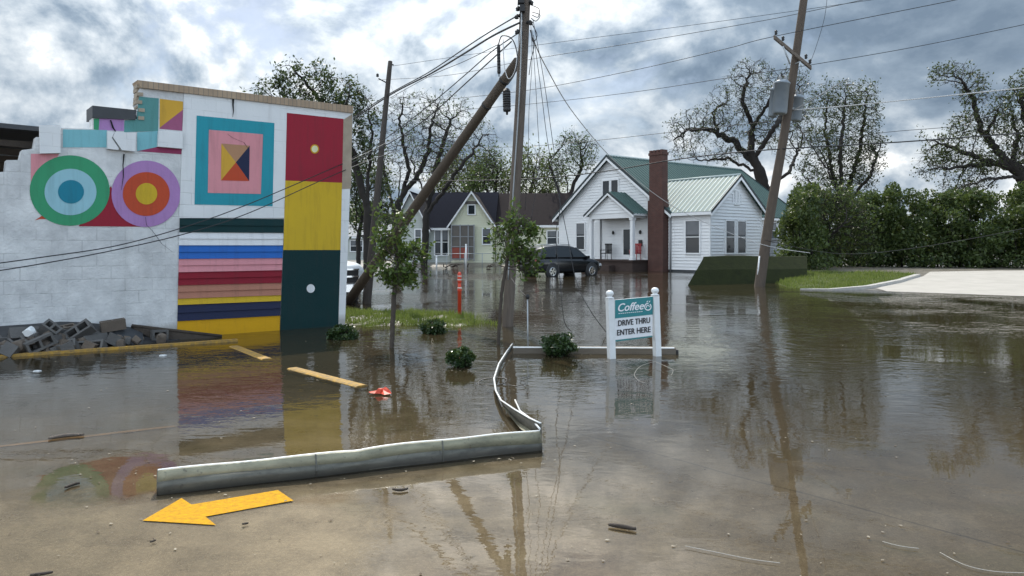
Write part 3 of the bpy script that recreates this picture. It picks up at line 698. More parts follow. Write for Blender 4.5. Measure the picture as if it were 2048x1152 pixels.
# ------------------------------------------------------------------ bent gutter in the foreground
def gutter():
    a = G(315, 990); b = G(1083, 900); root = thing("fallen_gutter", "long dented metal gutter lying bent in the shallow water beside the yellow arrow", "gutter", tuple(a))
    d = (b - a).normalized(); n = Vector((d.y, -d.x, 0)); L = (b - a).length    # n points to the viewer
    N = 56; rows = []
    for i in range(N + 1):
        t = i / N; c = a + d * (L * t); wob = .006 * math.sin(7 * t) + .004 * math.sin(19 * t + 1)
        cr = .080 + .012 * math.sin(4.2 * t + .6) + .008 * math.sin(11 * t); bulge = .010 * math.sin(5 * t + 1.0)
        prof = [(0.0 + wob, -.02), (.004 + wob, 0.0), (.010 + wob + bulge, cr * .55), (.002 + wob + bulge * .5, cr), (-.022 + wob, .135), (-.030 + wob, .152), (-.040 + wob, .157), (-.050 + wob, .150)]
        kz = .915 + .014 * math.sin(9 * t + 2) + .018 * math.sin(23 * t) - (.022 * math.exp(-((t - .47) / .03) ** 2)); rows.append([c + n * (x + (.012 * math.exp(-((t - .47) / .035) ** 2) if z > .07 else 0)) + Vector((0, 0, z * kz)) for x, z in prof])
    def faces(rows, k0, k1):
        mb = MB(); w = k1 - k0 + 1; vs = [r[k] for r in rows for k in range(k0, k1 + 1)]
        mb.add(vs, [(i * w + k, (i + 1) * w + k, (i + 1) * w + k + 1, i * w + k + 1) for i in range(len(rows) - 1) for k in range(w - 1)], 0, True); return mb
    def solid(o, th=.003):
        md = o.modifiers.new("thickness", 'SOLIDIFY'); md.thickness = th; md.offset = 0
    solid(part("lower_face", faces(rows, 0, 3), M_gutlow, root)); solid(part("upper_face", faces(rows, 3, 5), M_gutter, root))
    solid(part("top_lip", faces(rows, 5, 7), M_gutwhite, root))
    back = []
    for i in range(N + 1):
        t = i / N; c = a + d * (L * t)
        back.append([c + n * x + Vector((0, 0, z)) for x, z in [(0.0, .004), (-.09, .004), (-.10, .02), (-.105, .10)]])
    solid(part("back_wall", faces(back, 0, 3), M_gutter, root))
    mb = MB(); r = rows[0]; mb.prism([r[1], r[2], r[3], r[4], r[5], a - n * .1 + Vector((0, 0, .1)), a - n * .1], -d * .004); part("end_cap", mb, M_gutlow, root)
    for tj in (.36, .70):
        mb = MB(); k = int(N * tj); vs = []
        for rr in (rows[k], rows[k + 1]):
            for q in (0, 1):
                vs += [p.lerp(p2, .35) + n * .004 for p, p2 in zip(rr[1:6], rows[k + 1][1:6])] if rr is rows[k] and q == 0 else [p + n * .004 - d * .02 for p in rr[1:6]] if rr is rows[k + 1] and q == 0 else []
        mb.add(vs, [(i, i + 5, i + 6, i + 1) for i in range(4)]); solid(part("joint_band", mb, M_gutlow, root))
    # the torn strip that runs back from the corner
    px = [(1083, 880, 0.02), (1062, 866, .02), (1034, 842, .02), (1006, 812, .02), (996, 790, .02), (992, 765, .03), (1001, 735, .03), (1015, 712, .03), (1027, 695, .05)]
    wd = [.13, .12, .10, .055, .045, .045, .05, .055, .06]; lean = [0, .1, .3, .5, .8, .8, .6, .4, .2]
    base = [G(x, y, z) for x, y, z in px]; up = []; inner = []
    for i, q in enumerate(base):
        dd = (base[min(i + 1, 8)] - base[max(0, i - 1)]).normalized(); s = Vector((dd.y, -dd.x, 0))
        up.append((q, q + Vector((0, 0, wd[i])) - s * wd[i] * .4 * lean[i], q + Vector((0, 0, wd[i])) - s * (wd[i] * .4 * lean[i] + .016)))
    mb = MB(); mb.add([p for u in up for p in u[:2]], [(2 * i, 2 * i + 2, 2 * i + 3, 2 * i + 1) for i in range(8)], 0, True); solid(part("torn_strip", mb, M_gutlow, root))
    mb = MB(); mb.add([p for u in up for p in u[1:]], [(2 * i, 2 * i + 2, 2 * i + 3, 2 * i + 1) for i in range(8)], 0, True); solid(part("strip_lip", mb, M_gutwhite, root), .006)
    mb = MB(); p0 = G(1083, 862, .06); mb.tube([b + Vector((0, 0, .15)) - n * .03, G(1062, 838, .07), G(1040, 822, .03), G(1030, 800, .01)], .008, 6); part("torn_edge", mb, M_gutwhite, root)
    mb = MB(); q1 = b - n * .05 + Vector((0, 0, .03)); mb.add([G(1006, 815, .03), G(1034, 822, .02), b - n * .06 + Vector((0, 0, .05)), b + n * .0 + Vector((0, 0, .02)), G(1040, 857, .02)], [(0, 1, 2, 3, 4)]); solid(part("folded_floor", mb, M_gutter, root))
gutter()
def beam():
    a = G(1026, 707); b = G(1352, 708.5); root = thing("floating_beam", "grey timber beam floating in the water behind the coffee sign", "beam", tuple(a))
    d = (b - a).normalized(); n = Vector((d.y, -d.x, 0)); mb = MB()
    prof = [(0, -.03), (0, .075), (-.012, .088), (-.14, .088), (-.15, .075), (-.15, -.03)]
    mb.prism([a + n * x + Vector((0, 0, z)) for x, z in prof], b - a); part("timber", mb, M_beam, root)
    mb = MB(); mb.prism([a + n * x + Vector((0, 0, z)) for x, z in [(.004, .080), (-.004, .094), (-.03, .094), (-.03, .0905), (-.0, .0905)]], (b - a) * .99); part("lit_edge", mb, M_gutwhite, root)  # white strip added to paint in the sunlit top of the beam
    mb = MB(); e = b + d * .004; mb.prism([e + n * x + Vector((0, 0, z)) for x, z in [(.006, -.02), (.006, .06), (-.1, .06), (-.1, -.02)]], d * .03); part("end_cap", mb, M_rubber, root)
beam()

# ------------------------------------------------------------------ coffee sign
def text_mesh(body, size=1.0, shear=0.0):
    cu = bpy.data.curves.new("lettering", 'FONT'); cu.body = body; cu.size = size; cu.shear = shear; cu.extrude = 0.0; cu.resolution_u = 3
    o = bpy.data.objects.new("lettering", cu); COL.objects.link(o); bpy.context.view_layer.update()
    me = bpy.data.meshes.new_from_object(o.evaluated_get(bpy.context.evaluated_depsgraph_get())); bpy.data.objects.remove(o)
    vs = np.array([v.co[:] for v in me.vertices]); fs = [list(p.vertices) for p in me.polygons]; bpy.data.meshes.remove(me); return vs, fs
def sign():
    bl = G(1225, 717); br = G(1311, 712); dS = (br - bl); dS.z = 0; dS.normalize(); nS = Vector((dS.y, -dS.x, 0))
    root = thing("coffee_sign", "small white post sign reading Coffee drive thru enter here, standing in the flood", "sign", tuple(bl))
    def S(px, py, off=0):
        ray = Vector(((px - 1024) / F, 1, (HZ - py) / F)); o = Vector((0, 0, EYE)); k = (off - (o - bl).dot(nS)) / ray.dot(nS); return o + ray * k
    for (x0, x1, ytop, ybot, xo) in ((1219, 1224.5, 597, 717, 0), (1309.5, 1316, 591, 712, 0)):
        mb = MB(); h = .043; base = S(x1, ybot); top = S(x0 + .5, ytop); base.z = -.3
        q = [base + dS * a + nS * b for a, b in ((-h, -h), (h, -h), (h, h), (-h, h))]; t = [top + dS * a + nS * b for a, b in ((-h, -h), (h, -h), (h, h), (-h, h))]
        mb.add(q + t, [(0, 1, 2, 3), (4, 5, 6, 7)] + [(i, (i + 1) % 4, (i + 1) % 4 + 4, i + 4) for i in range(4)])
        po = part("post", mb, M_signw, root)
        mb = MB(); mb.lathe(top, [(.055, 0), (.060, .012), (.034, .022), (.034, .032), (.050, .048), (.056, .068), (.048, .092), (.024, .108), (.004, .112)], 14); part("finial", mb, M_signw, po)
    A, B, Cc, D = (1230, 600), (1306, 593), (1305, 671), (1230, 680)
    mb = MB(); mb.prism([S(*p, .012) for p in (A, B, Cc, D)], -nS * .03); part("panel", mb, M_signface, root)
    mb = MB(); mb.poly([S(*p, .016) for p in (A, B, (1305.5, 629), (1230, 637))]); part("header", mb, M_signteal, root)
    mb = MB(); mb.prism([S(*p, .014) for p in [(1230, 681), (1305, 672), (1305, 674), (1230, 683.5)]], -nS * .034); part("frame_edge", mb, M_signteal, root)
    def put(body, l, r, hpx, off, m, name, shear=0.0, bold=0.0):
        vs, fs = text_mesh(body, 1.0, shear); x0, x1 = vs[:, 0].min(), vs[:, 0].max(); y0, y1 = 0.0, vs[:, 1].max()
        mb = MB()
        for o in ([(0, 0)] if not bold else [(-bold, 0), (bold, 0), (0, bold * .6), (0, -bold * .6)]):
            pts = []
            for v in vs:
                u = (v[0] - x0) / (x1 - x0); h = (v[1] - y0) / (y1 - y0)
                pts.append(S(l[0] + (r[0] - l[0]) * u + o[0], l[1] + (r[1] - l[1]) * u - hpx * h + o[1], off + .0006 * (o[0] + 1.3 * o[1])))
            mb.add(pts, fs)
        part(name, mb, m, root)
    put("Coffee", (1236.5, 623), (1287.5, 618.5), 15.5, .020, M_signface, "lettering", .28, .5)
    put("DRIVE THRU", (1236.5, 652), (1300, 645.5), 11, .018, M_black, "lettering", 0, .45)
    put("ENTER HERE", (1234.5, 671), (1301, 664), 11, .018, M_black, "lettering", 0, .45)
    mb = MB()     # cup swirl beside the word, and the fine line under it
    cx, cy = 1295.8, 613.5
    ring = lambda r0, r1, a0, a1: [mb.poly([S(cx + r * math.cos(t) * .95, cy + r * math.sin(t), .020) for r, t in ((r0, t0), (r1, t0), (r1, t1), (r0, t1))]) for t0, t1 in zip(np.linspace(a0, a1, 25)[:-1], np.linspace(a0, a1, 25)[1:])]
    ring(5.6, 7.8, -.9, 4.9); ring(2.2, 3.8, 2.4, 6.6)
    for dx in (-3, 1.5): mb.poly([S(cx + dx, cy - 8.6, .020), S(cx + dx + 2.2, cy - 9.2, .020), S(cx + dx + 3.6, cy - 12.4, .020), S(cx + dx + 1.2, cy - 11.4, .020)])
    for k in range(12): x = 1237 + k * 4.1; mb.poly([S(x, 626.6 - k * .37, .020), S(x + 3, 626.4 - k * .37, .020), S(x + 3, 627.6 - k * .37, .020), S(x, 627.8 - k * .37, .020)])
    part("emblem", mb, M_signface, root)
sign()

# ------------------------------------------------------------------ trees: space colonisation in a crown of ellipsoids
def colonize(trunk, limbs, ells, n_att, step, rng, infl=7.0, kill=1.15, maxit=400, jitter=.18):
    nr = np.random.RandomState(rng.randrange(10 ** 6))
    vol = np.array([e[1][0] * e[1][1] * e[1][2] for e in ells]) ** .7; vol /= vol.sum()
    att = []
    for (c, r), k in zip(ells, nr.multinomial(n_att, vol)):
        u = nr.normal(size=(k, 3)); u /= np.linalg.norm(u, axis=1)[:, None]; u *= nr.rand(k, 1) ** (1 / 2.4); att.append(np.array(c) + u * np.array(r))
    att = np.concatenate(att)
    nodes = []; par = []
    for i, (a, b) in enumerate(zip(trunk, trunk[1:])):
        k = max(1, int((b - a).length / step))
        for j in range(k):
            nodes.append(np.array(a.lerp(b, j / k)) + nr.normal(size=3) * step * .08); par.append(len(nodes) - 2)
    nodes.append(np.array(trunk[-1])); par.append(len(nodes) - 2); par[0] = -1
    first = max(0, int(len(nodes) * .55))
    for lb in limbs:
        p0 = np.array(lb[0]); pi = int(np.argmin(np.linalg.norm(np.array(nodes) - p0, axis=1)))
        pts = [Vector(nodes[pi])] + list(lb[1:])
        for a, b in zip(pts, pts[1:]):
            k = max(1, int((b - a).length / step))
            for j in range(1, k + 1): nodes.append(np.array(a.lerp(b, j / k)) + nr.normal(size=3) * step * .22); par.append(pi); pi = len(nodes) - 1
    alive = np.ones(len(att), bool); N = np.array(nodes[first:])
    D = np.linalg.norm(att[:, None] - N[None], axis=2); near = D.argmin(1) + first; nd = D.min(1)
    for it in range(maxit):
        idx = np.where(alive)[0]
        if not len(idx): break
        ok = idx[nd[idx] < infl * step * (3 if it < 25 else 1.4)]
        if not len(ok): ok = idx[np.argsort(nd[idx])[:max(3, len(idx) // 20)]]
        new = []
        for b in np.unique(near[ok]):
            a = ok[near[ok] == b]; v = att[a] - nodes[b]; v /= (np.linalg.norm(v, axis=1)[:, None] + 1e-9); g = v.mean(0)
            g = g / (np.linalg.norm(g) + 1e-9) + nr.normal(size=3) * jitter; g /= np.linalg.norm(g); new.append((nodes[b] + g * step, b))
        s = len(nodes)
        for q, b in new: nodes.append(q); par.append(int(b))
        Q = np.array([q for q, _ in new]); ai = np.where(alive)[0]
        D = np.linalg.norm(att[ai][:, None] - Q[None], axis=2); m = D.min(1); am = D.argmin(1); bt = m < nd[ai]
        nd[ai[bt]] = m[bt]; near[ai[bt]] = am[bt] + s
        alive[ai[m < kill * step]] = False
        if len(nodes) > 7000: break
    return np.array(nodes), np.array(par)
def branch_mesh(nodes, par, r_base, r_tip, expo=2.3, sides=6):
    n = len(nodes); acc = np.zeros(n); ch = [[] for _ in range(n)]
    for i in range(n):
        if par[i] >= 0: ch[par[i]].append(i)
    for i in range(n - 1, -1, -1):
        if acc[i] == 0: acc[i] = 1
        if par[i] >= 0: acc[par[i]] += acc[i]
    ex = math.log(max(acc[0], 2)) / math.log(max(r_base / r_tip, 1.5)); rad = r_tip * acc ** (1 / ex)
    depth = np.zeros(n, int)
    mb = MB(); starts = [(0, -1)]
    while starts:
        s, p = starts.pop(); path = [] if p < 0 else [p]; r = [] if p < 0 else [min(rad[p], rad[s] * 1.25)]; i = s
        while True:
            path.append(i); r.append(rad[i])
            if not ch[i]: break
            o = sorted(ch[i], key=lambda k: -acc[k])
            for k in o[1:]: starts.append((k, i))
            i = o[0]
        if len(path) > 1:
            mr = max(r); mb.tube([nodes[k] for k in path], r, sides if mr > r_tip * 3 else 3, cap=False)
    return mb, rad, acc
def leaf_quads(cent, size, nr, aspect=.5, flat=.0, droop=0.0):
    n = len(cent); a = nr.normal(size=(n, 3)); a[:, 2] = a[:, 2] * (1 - flat) - droop; a /= np.linalg.norm(a, axis=1)[:, None]
    b = nr.normal(size=(n, 3)); b -= a * (a * b).sum(1)[:, None]; b /= np.linalg.norm(b, axis=1)[:, None]
    s = (size * (.6 + .8 * nr.rand(n)))[:, None]; c = np.cross(a, b)
    v = np.stack([cent - a * s * .5, cent + b * s * aspect * .5 + c * s * .08, cent + a * s * .5, cent - b * s * aspect * .5 + c * s * .08], 1).reshape(-1, 3)
    return v, np.arange(4 * n).reshape(n, 4)
def leaf_mesh(name, cent, size, m, nr, **kw):
    v, f = leaf_quads(np.asarray(cent), size, nr, **kw); me = bpy.data.meshes.new(name); n = len(f)
    me.vertices.add(len(v)); me.vertices.foreach_set('co', v.astype(np.float32).ravel())
    me.loops.add(4 * n); me.loops.foreach_set('vertex_index', f.astype(np.int32).ravel())
    me.polygons.add(n); me.polygons.foreach_set('loop_start', (np.arange(n) * 4).astype(np.int32))
    me.update(calc_edges=True); me.validate(); me.materials.append(m); return me
def leaf_part(name, cent, size, m, parent, nr, **kw):
    inv = np.array(WM[parent.name].inverted()); c = np.asarray(cent) @ inv[:3, :3].T + inv[:3, 3]
    o = bpy.data.objects.new(name, leaf_mesh(name, c, size, m, nr, **kw)); COL.objects.link(o); o.parent = parent; WM[o.name] = WM[parent.name]; return o
def clumpy(pts, nr, scale, thr):
    """drop leaf clusters where a coarse random field is low, so the crown has gaps"""
    ph = nr.rand(6) * 6.28; k = nr.normal(size=(6, 3)) / scale
    f = sum(np.sin(pts @ k[i] * 6.28 + ph[i]) for i in range(6)) / 6; return f > thr
def tree(name, label, cat, seed, Y, trunk_px, ell_px, n_att, step, r_base, r_tip, leaf, lsize, per, spread, bark=None, group=None, tip_max=3, thr=-.2, depth=.8, droop=0.0, extra=None, jitter=.18, base_z=None, limbs=()):
    rng = random.Random(seed); nr = np.random.RandomState(seed)
    tp = [P(x, y, Y + (dy[0] if dy else 0)) for x, y, *dy in trunk_px]
    b = Vector(tp[0]); b.z = gzf(b.x, b.y) - .1 if base_z is None else base_z; tp = [b] + tp[1:] if len(tp) > 1 else tp
    ells = []
    for e in ell_px:
        x, y, rx, ry = e[:4]; dy = e[4] if len(e) > 4 else 0; s = (Y + dy) / F
        ells.append((tuple(P(x, y, Y + dy)), (rx * s, max(rx, ry) * s * depth, ry * s)))
    nodes, par = colonize(tp, [[P(x, y, Y + rng.uniform(-1, 1) * (.03 * Y if i else 0)) for i, (x, y) in enumerate(l)] for l in limbs], ells, int(n_att * 2.4), step * .55, rng, jitter=jitter)
    root = thing(name, label, cat, tuple(b), 0, group)
    mb, rad, acc = branch_mesh(nodes, par, r_base, r_tip)
    tips = nodes[acc <= tip_max]; tl = spread * 3.2      # fine twigs at the ends of the branches
    tt = []
    for k in (np.where(acc <= 2)[0] if len(nodes) < 4500 else np.where(acc <= 1)[0]):
        if par[k] < 0: continue
        d = nodes[k] - nodes[par[k]]; d = d / (np.linalg.norm(d) + 1e-9)
        for _ in range(2):
            v = d + nr.normal(size=3) * .6; v = v / np.linalg.norm(v) * tl * nr.uniform(.5, 1.2); q = nodes[k] + v; mid = nodes[k] + v * .5 + nr.normal(size=3) * tl * .07
            mb.tube([nodes[k], mid, q], [r_tip * .8, r_tip * .65, r_tip * .4], 3, cap=False); tt += [mid, q]
    part("trunk", mb, bark or M_bark, root)
    if tt: tips = np.array(tt)
    per = max(1, round(per * .36)) if tt else per
    if per and len(tips):
        keep = clumpy(tips, nr, max(spread * 7, .35), thr); tips = tips[keep]
        cl = np.repeat(tips, per, 0); cl = cl + nr.normal(size=cl.shape) * spread
        leaf_part("crown", cl, lsize, leaf, root, nr, droop=droop)
    return root

# left and middle background trees
tree("leafy_tree", "tall dark leafy tree rising behind the right end of the mural wall", "tree", 11, 31,
     [(733, 560), (735, 450), (736, 350), (728, 300)], [(585, 172, 42, 40), (640, 160, 36, 34), (690, 195, 42, 42), (527, 178, 22, 20), (735, 230, 30, 40), (735, 300, 40, 40), (630, 215, 70, 22), (580, 130, 22, 14), (680, 240, 50, 30)],
     620, .26, .17, .008, L_dark, .15, 7, .11, thr=.06, tip_max=3, limbs=[[(735, 420), (700, 290), (650, 215), (590, 140)], [(735, 350), (745, 270), (735, 210)], [(690, 270), (610, 225), (528, 182)], [(700, 300), (690, 230), (700, 170)]])
tree("bare_tree", "storm-stripped tree with many thin bare limbs behind the leaning pole", "tree", 12, 46,
     [(800, 535), (792, 450), (797, 390), (800, 340)], [(800, 250, 35, 70), (845, 250, 50, 70), (880, 300, 40, 60), (770, 330, 30, 60), (840, 330, 60, 40)], 480, .42, .24, .011, L_mid, .14, 3, .14, bark=M_bark, thr=.14, jitter=.26, limbs=[[(795, 430), (818, 340), (800, 250), (806, 195)], [(795, 440), (768, 350), (762, 265)], [(798, 405), (850, 330), (862, 255), (880, 200)]])
tree("bare_tree", "forked half-bare tree whose crown shows between the two wooden poles", "tree", 13, 56,
     [(848, 540), (852, 440), (858, 390), (872, 340)], [(895, 240, 55, 60), (950, 275, 45, 45), (900, 320, 60, 40), (970, 320, 30, 40), (830, 300, 25, 40)], 480, .48, .26, .012, L_mid, .17, 3, .17, bark=M_bark, thr=.08, jitter=.26, limbs=[[(854, 430), (872, 330), (905, 235)], [(856, 425), (920, 335), (965, 275)], [(850, 410), (822, 320)]])
g = "trees behind the pale yellow house"
tree("leafy_tree", "yellow-green bushy tree above the ridge of the yellow house, left of the tall pole", "tree", 14, 84,
     [(925, 505), (925, 430)], [(920, 365, 60, 50), (965, 345, 40, 40), (890, 400, 40, 40)], 380, .7, .3, .022, L_lite, .30, 9, .42, bark=M_barkg, group=g, thr=-.1)
tree("leafy_tree", "dark upright tree close behind the tall pole, right of its shaft", "tree", 15, 80,
     [(985, 505), (985, 420)], [(985, 350, 25, 50), (1010, 370, 40, 40), (960, 380, 30, 40)], 330, .7, .3, .022, L_mid, .28, 8, .42, bark=M_bark, group=g, thr=-.1)
tree("leafy_tree", "pale rounded tree between the tall pole and the white house's gable", "tree", 16, 78,
     [(1060, 505), (1060, 430)], [(1060, 350, 45, 50), (1090, 370, 40, 50), (1040, 390, 40, 40)], 380, .7, .3, .022, L_lite, .30, 9, .42, bark=M_barkg, group=g, thr=-.08)
tree("leafy_tree", "tree with a dense top clump standing left of the white house's gable peak", "tree", 17, 66,
     [(1133, 510), (1132, 420), (1136, 370)], [(1155, 305, 42, 40), (1120, 330, 30, 40), (1170, 320, 25, 30), (1140, 280, 25, 20)], 360, .48, .22, .015, L_mid, .20, 5, .2, group=g, thr=.05, limbs=[[(1133, 430), (1110, 360), (1095, 320)], [(1134, 400), (1165, 330)]])
tree("leafy_tree", "shaggy small tree filling the gap between the mural wall and the thin pole", "tree", 18, 38,
     [(718, 552), (716, 480)], [(716, 370, 22, 50), (720, 440, 26, 40), (760, 430, 26, 40), (755, 370, 22, 40)], 360, .32, .12, .010, L_dark, .17, 7, .2, thr=-.05)
# oaks to the right
tree("live_oak", "big twisted half-bare oak behind the white house, left of the transformer pole", "tree", 21, 66,
     [(1550, 505), (1537, 420), (1520, 345), (1500, 300)],
     [(1385, 262, 45, 45), (1370, 300, 35, 20), (1440, 240, 60, 45), (1500, 140, 45, 24), (1485, 190, 60, 40), (1570, 165, 55, 35), (1590, 240, 50, 60), (1450, 310, 50, 22), (1540, 260, 60, 50), (1350, 262, 18, 30)],
     760, .48, .55, .016, L_oak, .17, 5, .14, thr=.12, jitter=.36, limbs=[[(1518, 340), (1470, 285), (1415, 258), (1372, 262), (1338, 285)], [(1500, 300), (1506, 250), (1484, 200), (1500, 140)], [(1508, 320), (1552, 250), (1578, 210), (1600, 175)], [(1520, 345), (1455, 318), (1385, 322)], [(1535, 380), (1578, 345), (1602, 290)], [(1440, 268), (1425, 225), (1450, 205)], [(1506, 250), (1540, 200), (1560, 150)]], tip_max=2)
tree("feathery_tree", "upright feathery tree right of the transformer pole with fine green plumes", "tree", 22, 58,
     [(1705, 505), (1690, 420), (1665, 350), (1640, 300)],
     [(1650, 200, 36, 40), (1690, 220, 40, 60), (1730, 220, 30, 60), (1660, 290, 60, 50), (1720, 310, 40, 60), (1640, 350, 50, 40), (1745, 300, 22, 50), (1700, 370, 50, 40)],
     900, .42, .40, .011, L_oak, .17, 8, .15, thr=.0, jitter=.24, limbs=[[(1690, 405), (1655, 340), (1612, 275), (1590, 250)], [(1695, 400), (1680, 300), (1692, 190)], [(1698, 405), (1720, 300), (1735, 185)], [(1700, 410), (1742, 350), (1765, 280)], [(1660, 350), (1650, 260), (1655, 190)], [(1690, 400), (1640, 380), (1600, 345)]], tip_max=3)
tree("live_oak", "massive wide-limbed oak at the right edge of the view, behind the hedge", "tree", 23, 52,
     [(2090, 505), (2068, 400), (2040, 345), (2010, 320)],
     [(1905, 148, 42, 24), (1950, 180, 35, 35), (1960, 250, 60, 35), (2020, 215, 40, 40), (2040, 280, 40, 60), (1900, 300, 55, 35), (1870, 330, 40, 30), (1950, 330, 60, 35), (2060, 200, 40, 60), (2100, 300, 50, 80), (1930, 375, 50, 25), (2110, 180, 50, 60)],
     900, .42, .70, .014, L_oak, .19, 9, .16, thr=.05, jitter=.34, limbs=[[(2010, 320), (1960, 260), (1948, 200), (1915, 150)], [(2030, 335), (1965, 318), (1900, 295), (1842, 272)], [(2000, 320), (1935, 332), (1875, 338)], [(2045, 350), (1965, 358), (1905, 392)], [(2060, 380), (2062, 280), (2040, 190)], [(1958, 255), (2000, 215)], [(2020, 330), (2035, 270), (2020, 220)]], tip_max=2)

def ball_points(c, r, n, nr, power=.45):
    u = nr.normal(size=(n, 3)); u /= np.linalg.norm(u, axis=1)[:, None]; return np.array(c) + u * (nr.rand(n, 1) ** power) * np.array(r)
def hedge():
    nr = np.random.RandomState(5); rng = random.Random(5)
    a = GL(1560, 555); root = thing("hedge", "tall dense dark green hedge running along the back of the paved lot", "hedge", (18, 40, .2))
    pts = []; stems = MB()
    for i in range(66):
        px = 1588 + (i if i < 60 else (i - 60) * .8) * 10.5 + rng.uniform(-6, 6); Yd = 43 - i * .09 + rng.uniform(-1.2, 1.2); top = 400 - 10 * math.sin(i * .42) - 9 * math.sin(i * 1.1 + 1) + rng.uniform(-18, 12)
        if px < 1640: top += (1640 - px) * .35
        base = P(px, 520, Yd); base.z = gzf(base.x, base.y); t = P(px, top, Yd).z; h = (t - base.z)
        for k in range(5):
            z = base.z + h * (.12 + .21 * k); rr = .85 - .09 * k + rng.uniform(-.15, .15)
            pts.append(ball_points((base.x + rng.uniform(-.6, .6), base.y + rng.uniform(-.9, .5), z + rng.uniform(-.2, .2)), (rr, rr, h * .13), 200, nr, .35))
        pts.append(ball_points((base.x, base.y, t - .1), (.35, .35, .38), 50, nr, .5))
        stems.tube([base, base + Vector((rng.uniform(-.3, .3), 0, h * .7))], [.06, .02], 5)
    part("stem", stems, M_bark, root); leaf_part("foliage", np.concatenate(pts), .19, L_hedge, root, nr)
hedge()
tree("bushy_tree", "loose bushy small tree at the hedge's left end, next to the leaning transformer pole", "tree", 27, 39,
     [(1650, 548), (1652, 490), (1660, 450)], [(1630, 430, 40, 40), (1690, 430, 45, 45), (1620, 490, 30, 40), (1680, 480, 40, 40), (1650, 400, 40, 25), (1720, 470, 30, 40)],
     420, .32, .12, .010, L_hedge, .17, 9, .20, thr=-.2, tip_max=4, limbs=[[(1651, 500), (1625, 460), (1610, 430)], [(1652, 490), (1690, 440)], [(1651, 520), (1620, 510)]])
def small_bush(name, label, cat, px, py, w, h, Y, n, leaf, ls, seed, sag=0.0, group=None):
    nr = np.random.RandomState(seed); rng = random.Random(seed); c = P(px, py, Y); s = Y / F
    base = Vector((c.x, c.y, gzf(c.x, c.y) - .02)); root = thing(name, label, cat, tuple(base), 0, group)
    st = MB(); pts = []
    for k in range(20):
        u = Vector((rng.gauss(0, 1), rng.gauss(0, 1), rng.uniform(-1.0, 1.0))).normalized(); q = c + Vector((u.x * w * s * .62, u.y * w * s * .62, u.z * h * s * .75))
        st.tube([base, base.lerp(q, .5) + Vector((0, 0, .03)), q], [.012, .008, .004], 4)
        pts.append(ball_points(q, (w * s * .42, w * s * .42, h * s * .42), n // 16, nr, .6))
    pts = np.concatenate(pts); pts = pts[pts[:, 2] > -.01]
    part("stem", st, M_sapbark, root); leaf_part("foliage", pts, ls, leaf, root, nr, aspect=.55); return root
gs = "round shrubs standing in the flood"
small_bush("round_shrub", "glossy round shrub at the foot of the dark green mural panel", "shrub", 686, 668, 34, 19, 12.2, 1500, L_shrub, .055, 31, group=gs)
small_bush("round_shrub", "low shrub with yellowing right side, on the grass behind the left sapling", "shrub", 866, 655, 32, 16, 13.0, 1100, L_shrub, .055, 32, group=gs)
small_bush("round_shrub", "half-sunk round shrub in open water left of the torn gutter strip", "shrub", 923, 716, 33, 21, 9.35, 1500, L_shrub, .05, 33, group=gs)
small_bush("round_shrub", "largest round shrub, in front of the floating beam beside the coffee sign", "shrub", 1118, 688, 42, 25, 10.3, 2000, L_shrub, .05, 34, group=gs)
tree("young_tree", "young street tree with light bushy crown in front of the leaning pole", "tree", 41, 11.1,
     [(783, 695), (787, 600), (792, 555), (795, 520)], [(800, 548, 34, 20), (778, 482, 22, 20), (826, 508, 20, 16), (770, 432, 13, 12), (756, 528, 16, 9), (806, 442, 14, 18), (832, 545, 15, 12), (790, 512, 24, 16)],
     330, .075, .036, .004, L_sap, .076, 9, .045, bark=M_sapbark, thr=-.03, tip_max=4, base_z=-.12)
tree("young_tree", "young street tree whose crown covers the middle of the tall pole", "tree", 42, 11.5,
     [(996, 690), (1000, 620), (1006, 565), (1015, 520)], [(1030, 508, 26, 20), (1038, 456, 24, 18), (1004, 474, 14, 18), (1060, 512, 16, 12), (1048, 538, 20, 8), (1028, 430, 9, 10), (1062, 470, 11, 13)],
     330, .075, .026, .004, L_sap, .074, 9, .045, bark=M_sapbark, thr=-.02, tip_max=4, base_z=-.12)
def far_woods():
    nr = np.random.RandomState(9); rng = random.Random(9); pts = []; mb = MB()
    for i in range(150):
        px = -400 + i * 20 + rng.uniform(-10, 10); Y = rng.uniform(92, 125); h = rng.uniform(3.5, 7.5) * (1.25 if px < 1250 else .8); x = (px - 1024) / F * Y
        mb.tube([(x, Y, 0), (x + rng.uniform(-.5, .5), Y, h * .9)], [.18, .05], 5)
        for k in range(4): pts.append(ball_points((x + rng.uniform(-1.5, 1.5), Y + rng.uniform(-1, 1), h * (.2 + .22 * k)), (2.2, 2.2, h * .16), 60, nr, .4))
    c = np.concatenate(pts); v, f = leaf_quads(c, .75, nr); mb.add(v, f.tolist(), 1)
    me = mb.mesh("far_woods", [M_bark, L_mid]); o = bpy.data.objects.new("far_woods", me); COL.objects.link(o); o['kind'] = 'stuff'
far_woods()
def grass(name, spots, hgt, wd, seed, leaf=None):
    nr = np.random.RandomState(seed); v = []; f = []
    for (x, y) in spots:
        z = gzf(x, y); a = nr.rand() * 6.28; h = hgt * (.35 + nr.rand()) * (.55 + .75 * (.5 + .5 * math.sin(x * 3.1 + 2 * math.sin(y * 2.3)) * math.sin(y * 3.7 + x))); dx, dy = math.cos(a) * wd, math.sin(a) * wd; lx, ly = nr.normal(size=2) * h * .35; o = len(v)
        v += [(x - dx, y - dy, z - .01), (x + dx, y + dy, z - .01), (x + lx, y + ly, z + h)]; f.append((o, o + 1, o + 2))
    mb = MB(); mb.add(v, f); single(name, mb, leaf or L_grass, (0, 0, 0), kind='stuff')
nr = np.random.RandomState(77); sp = []
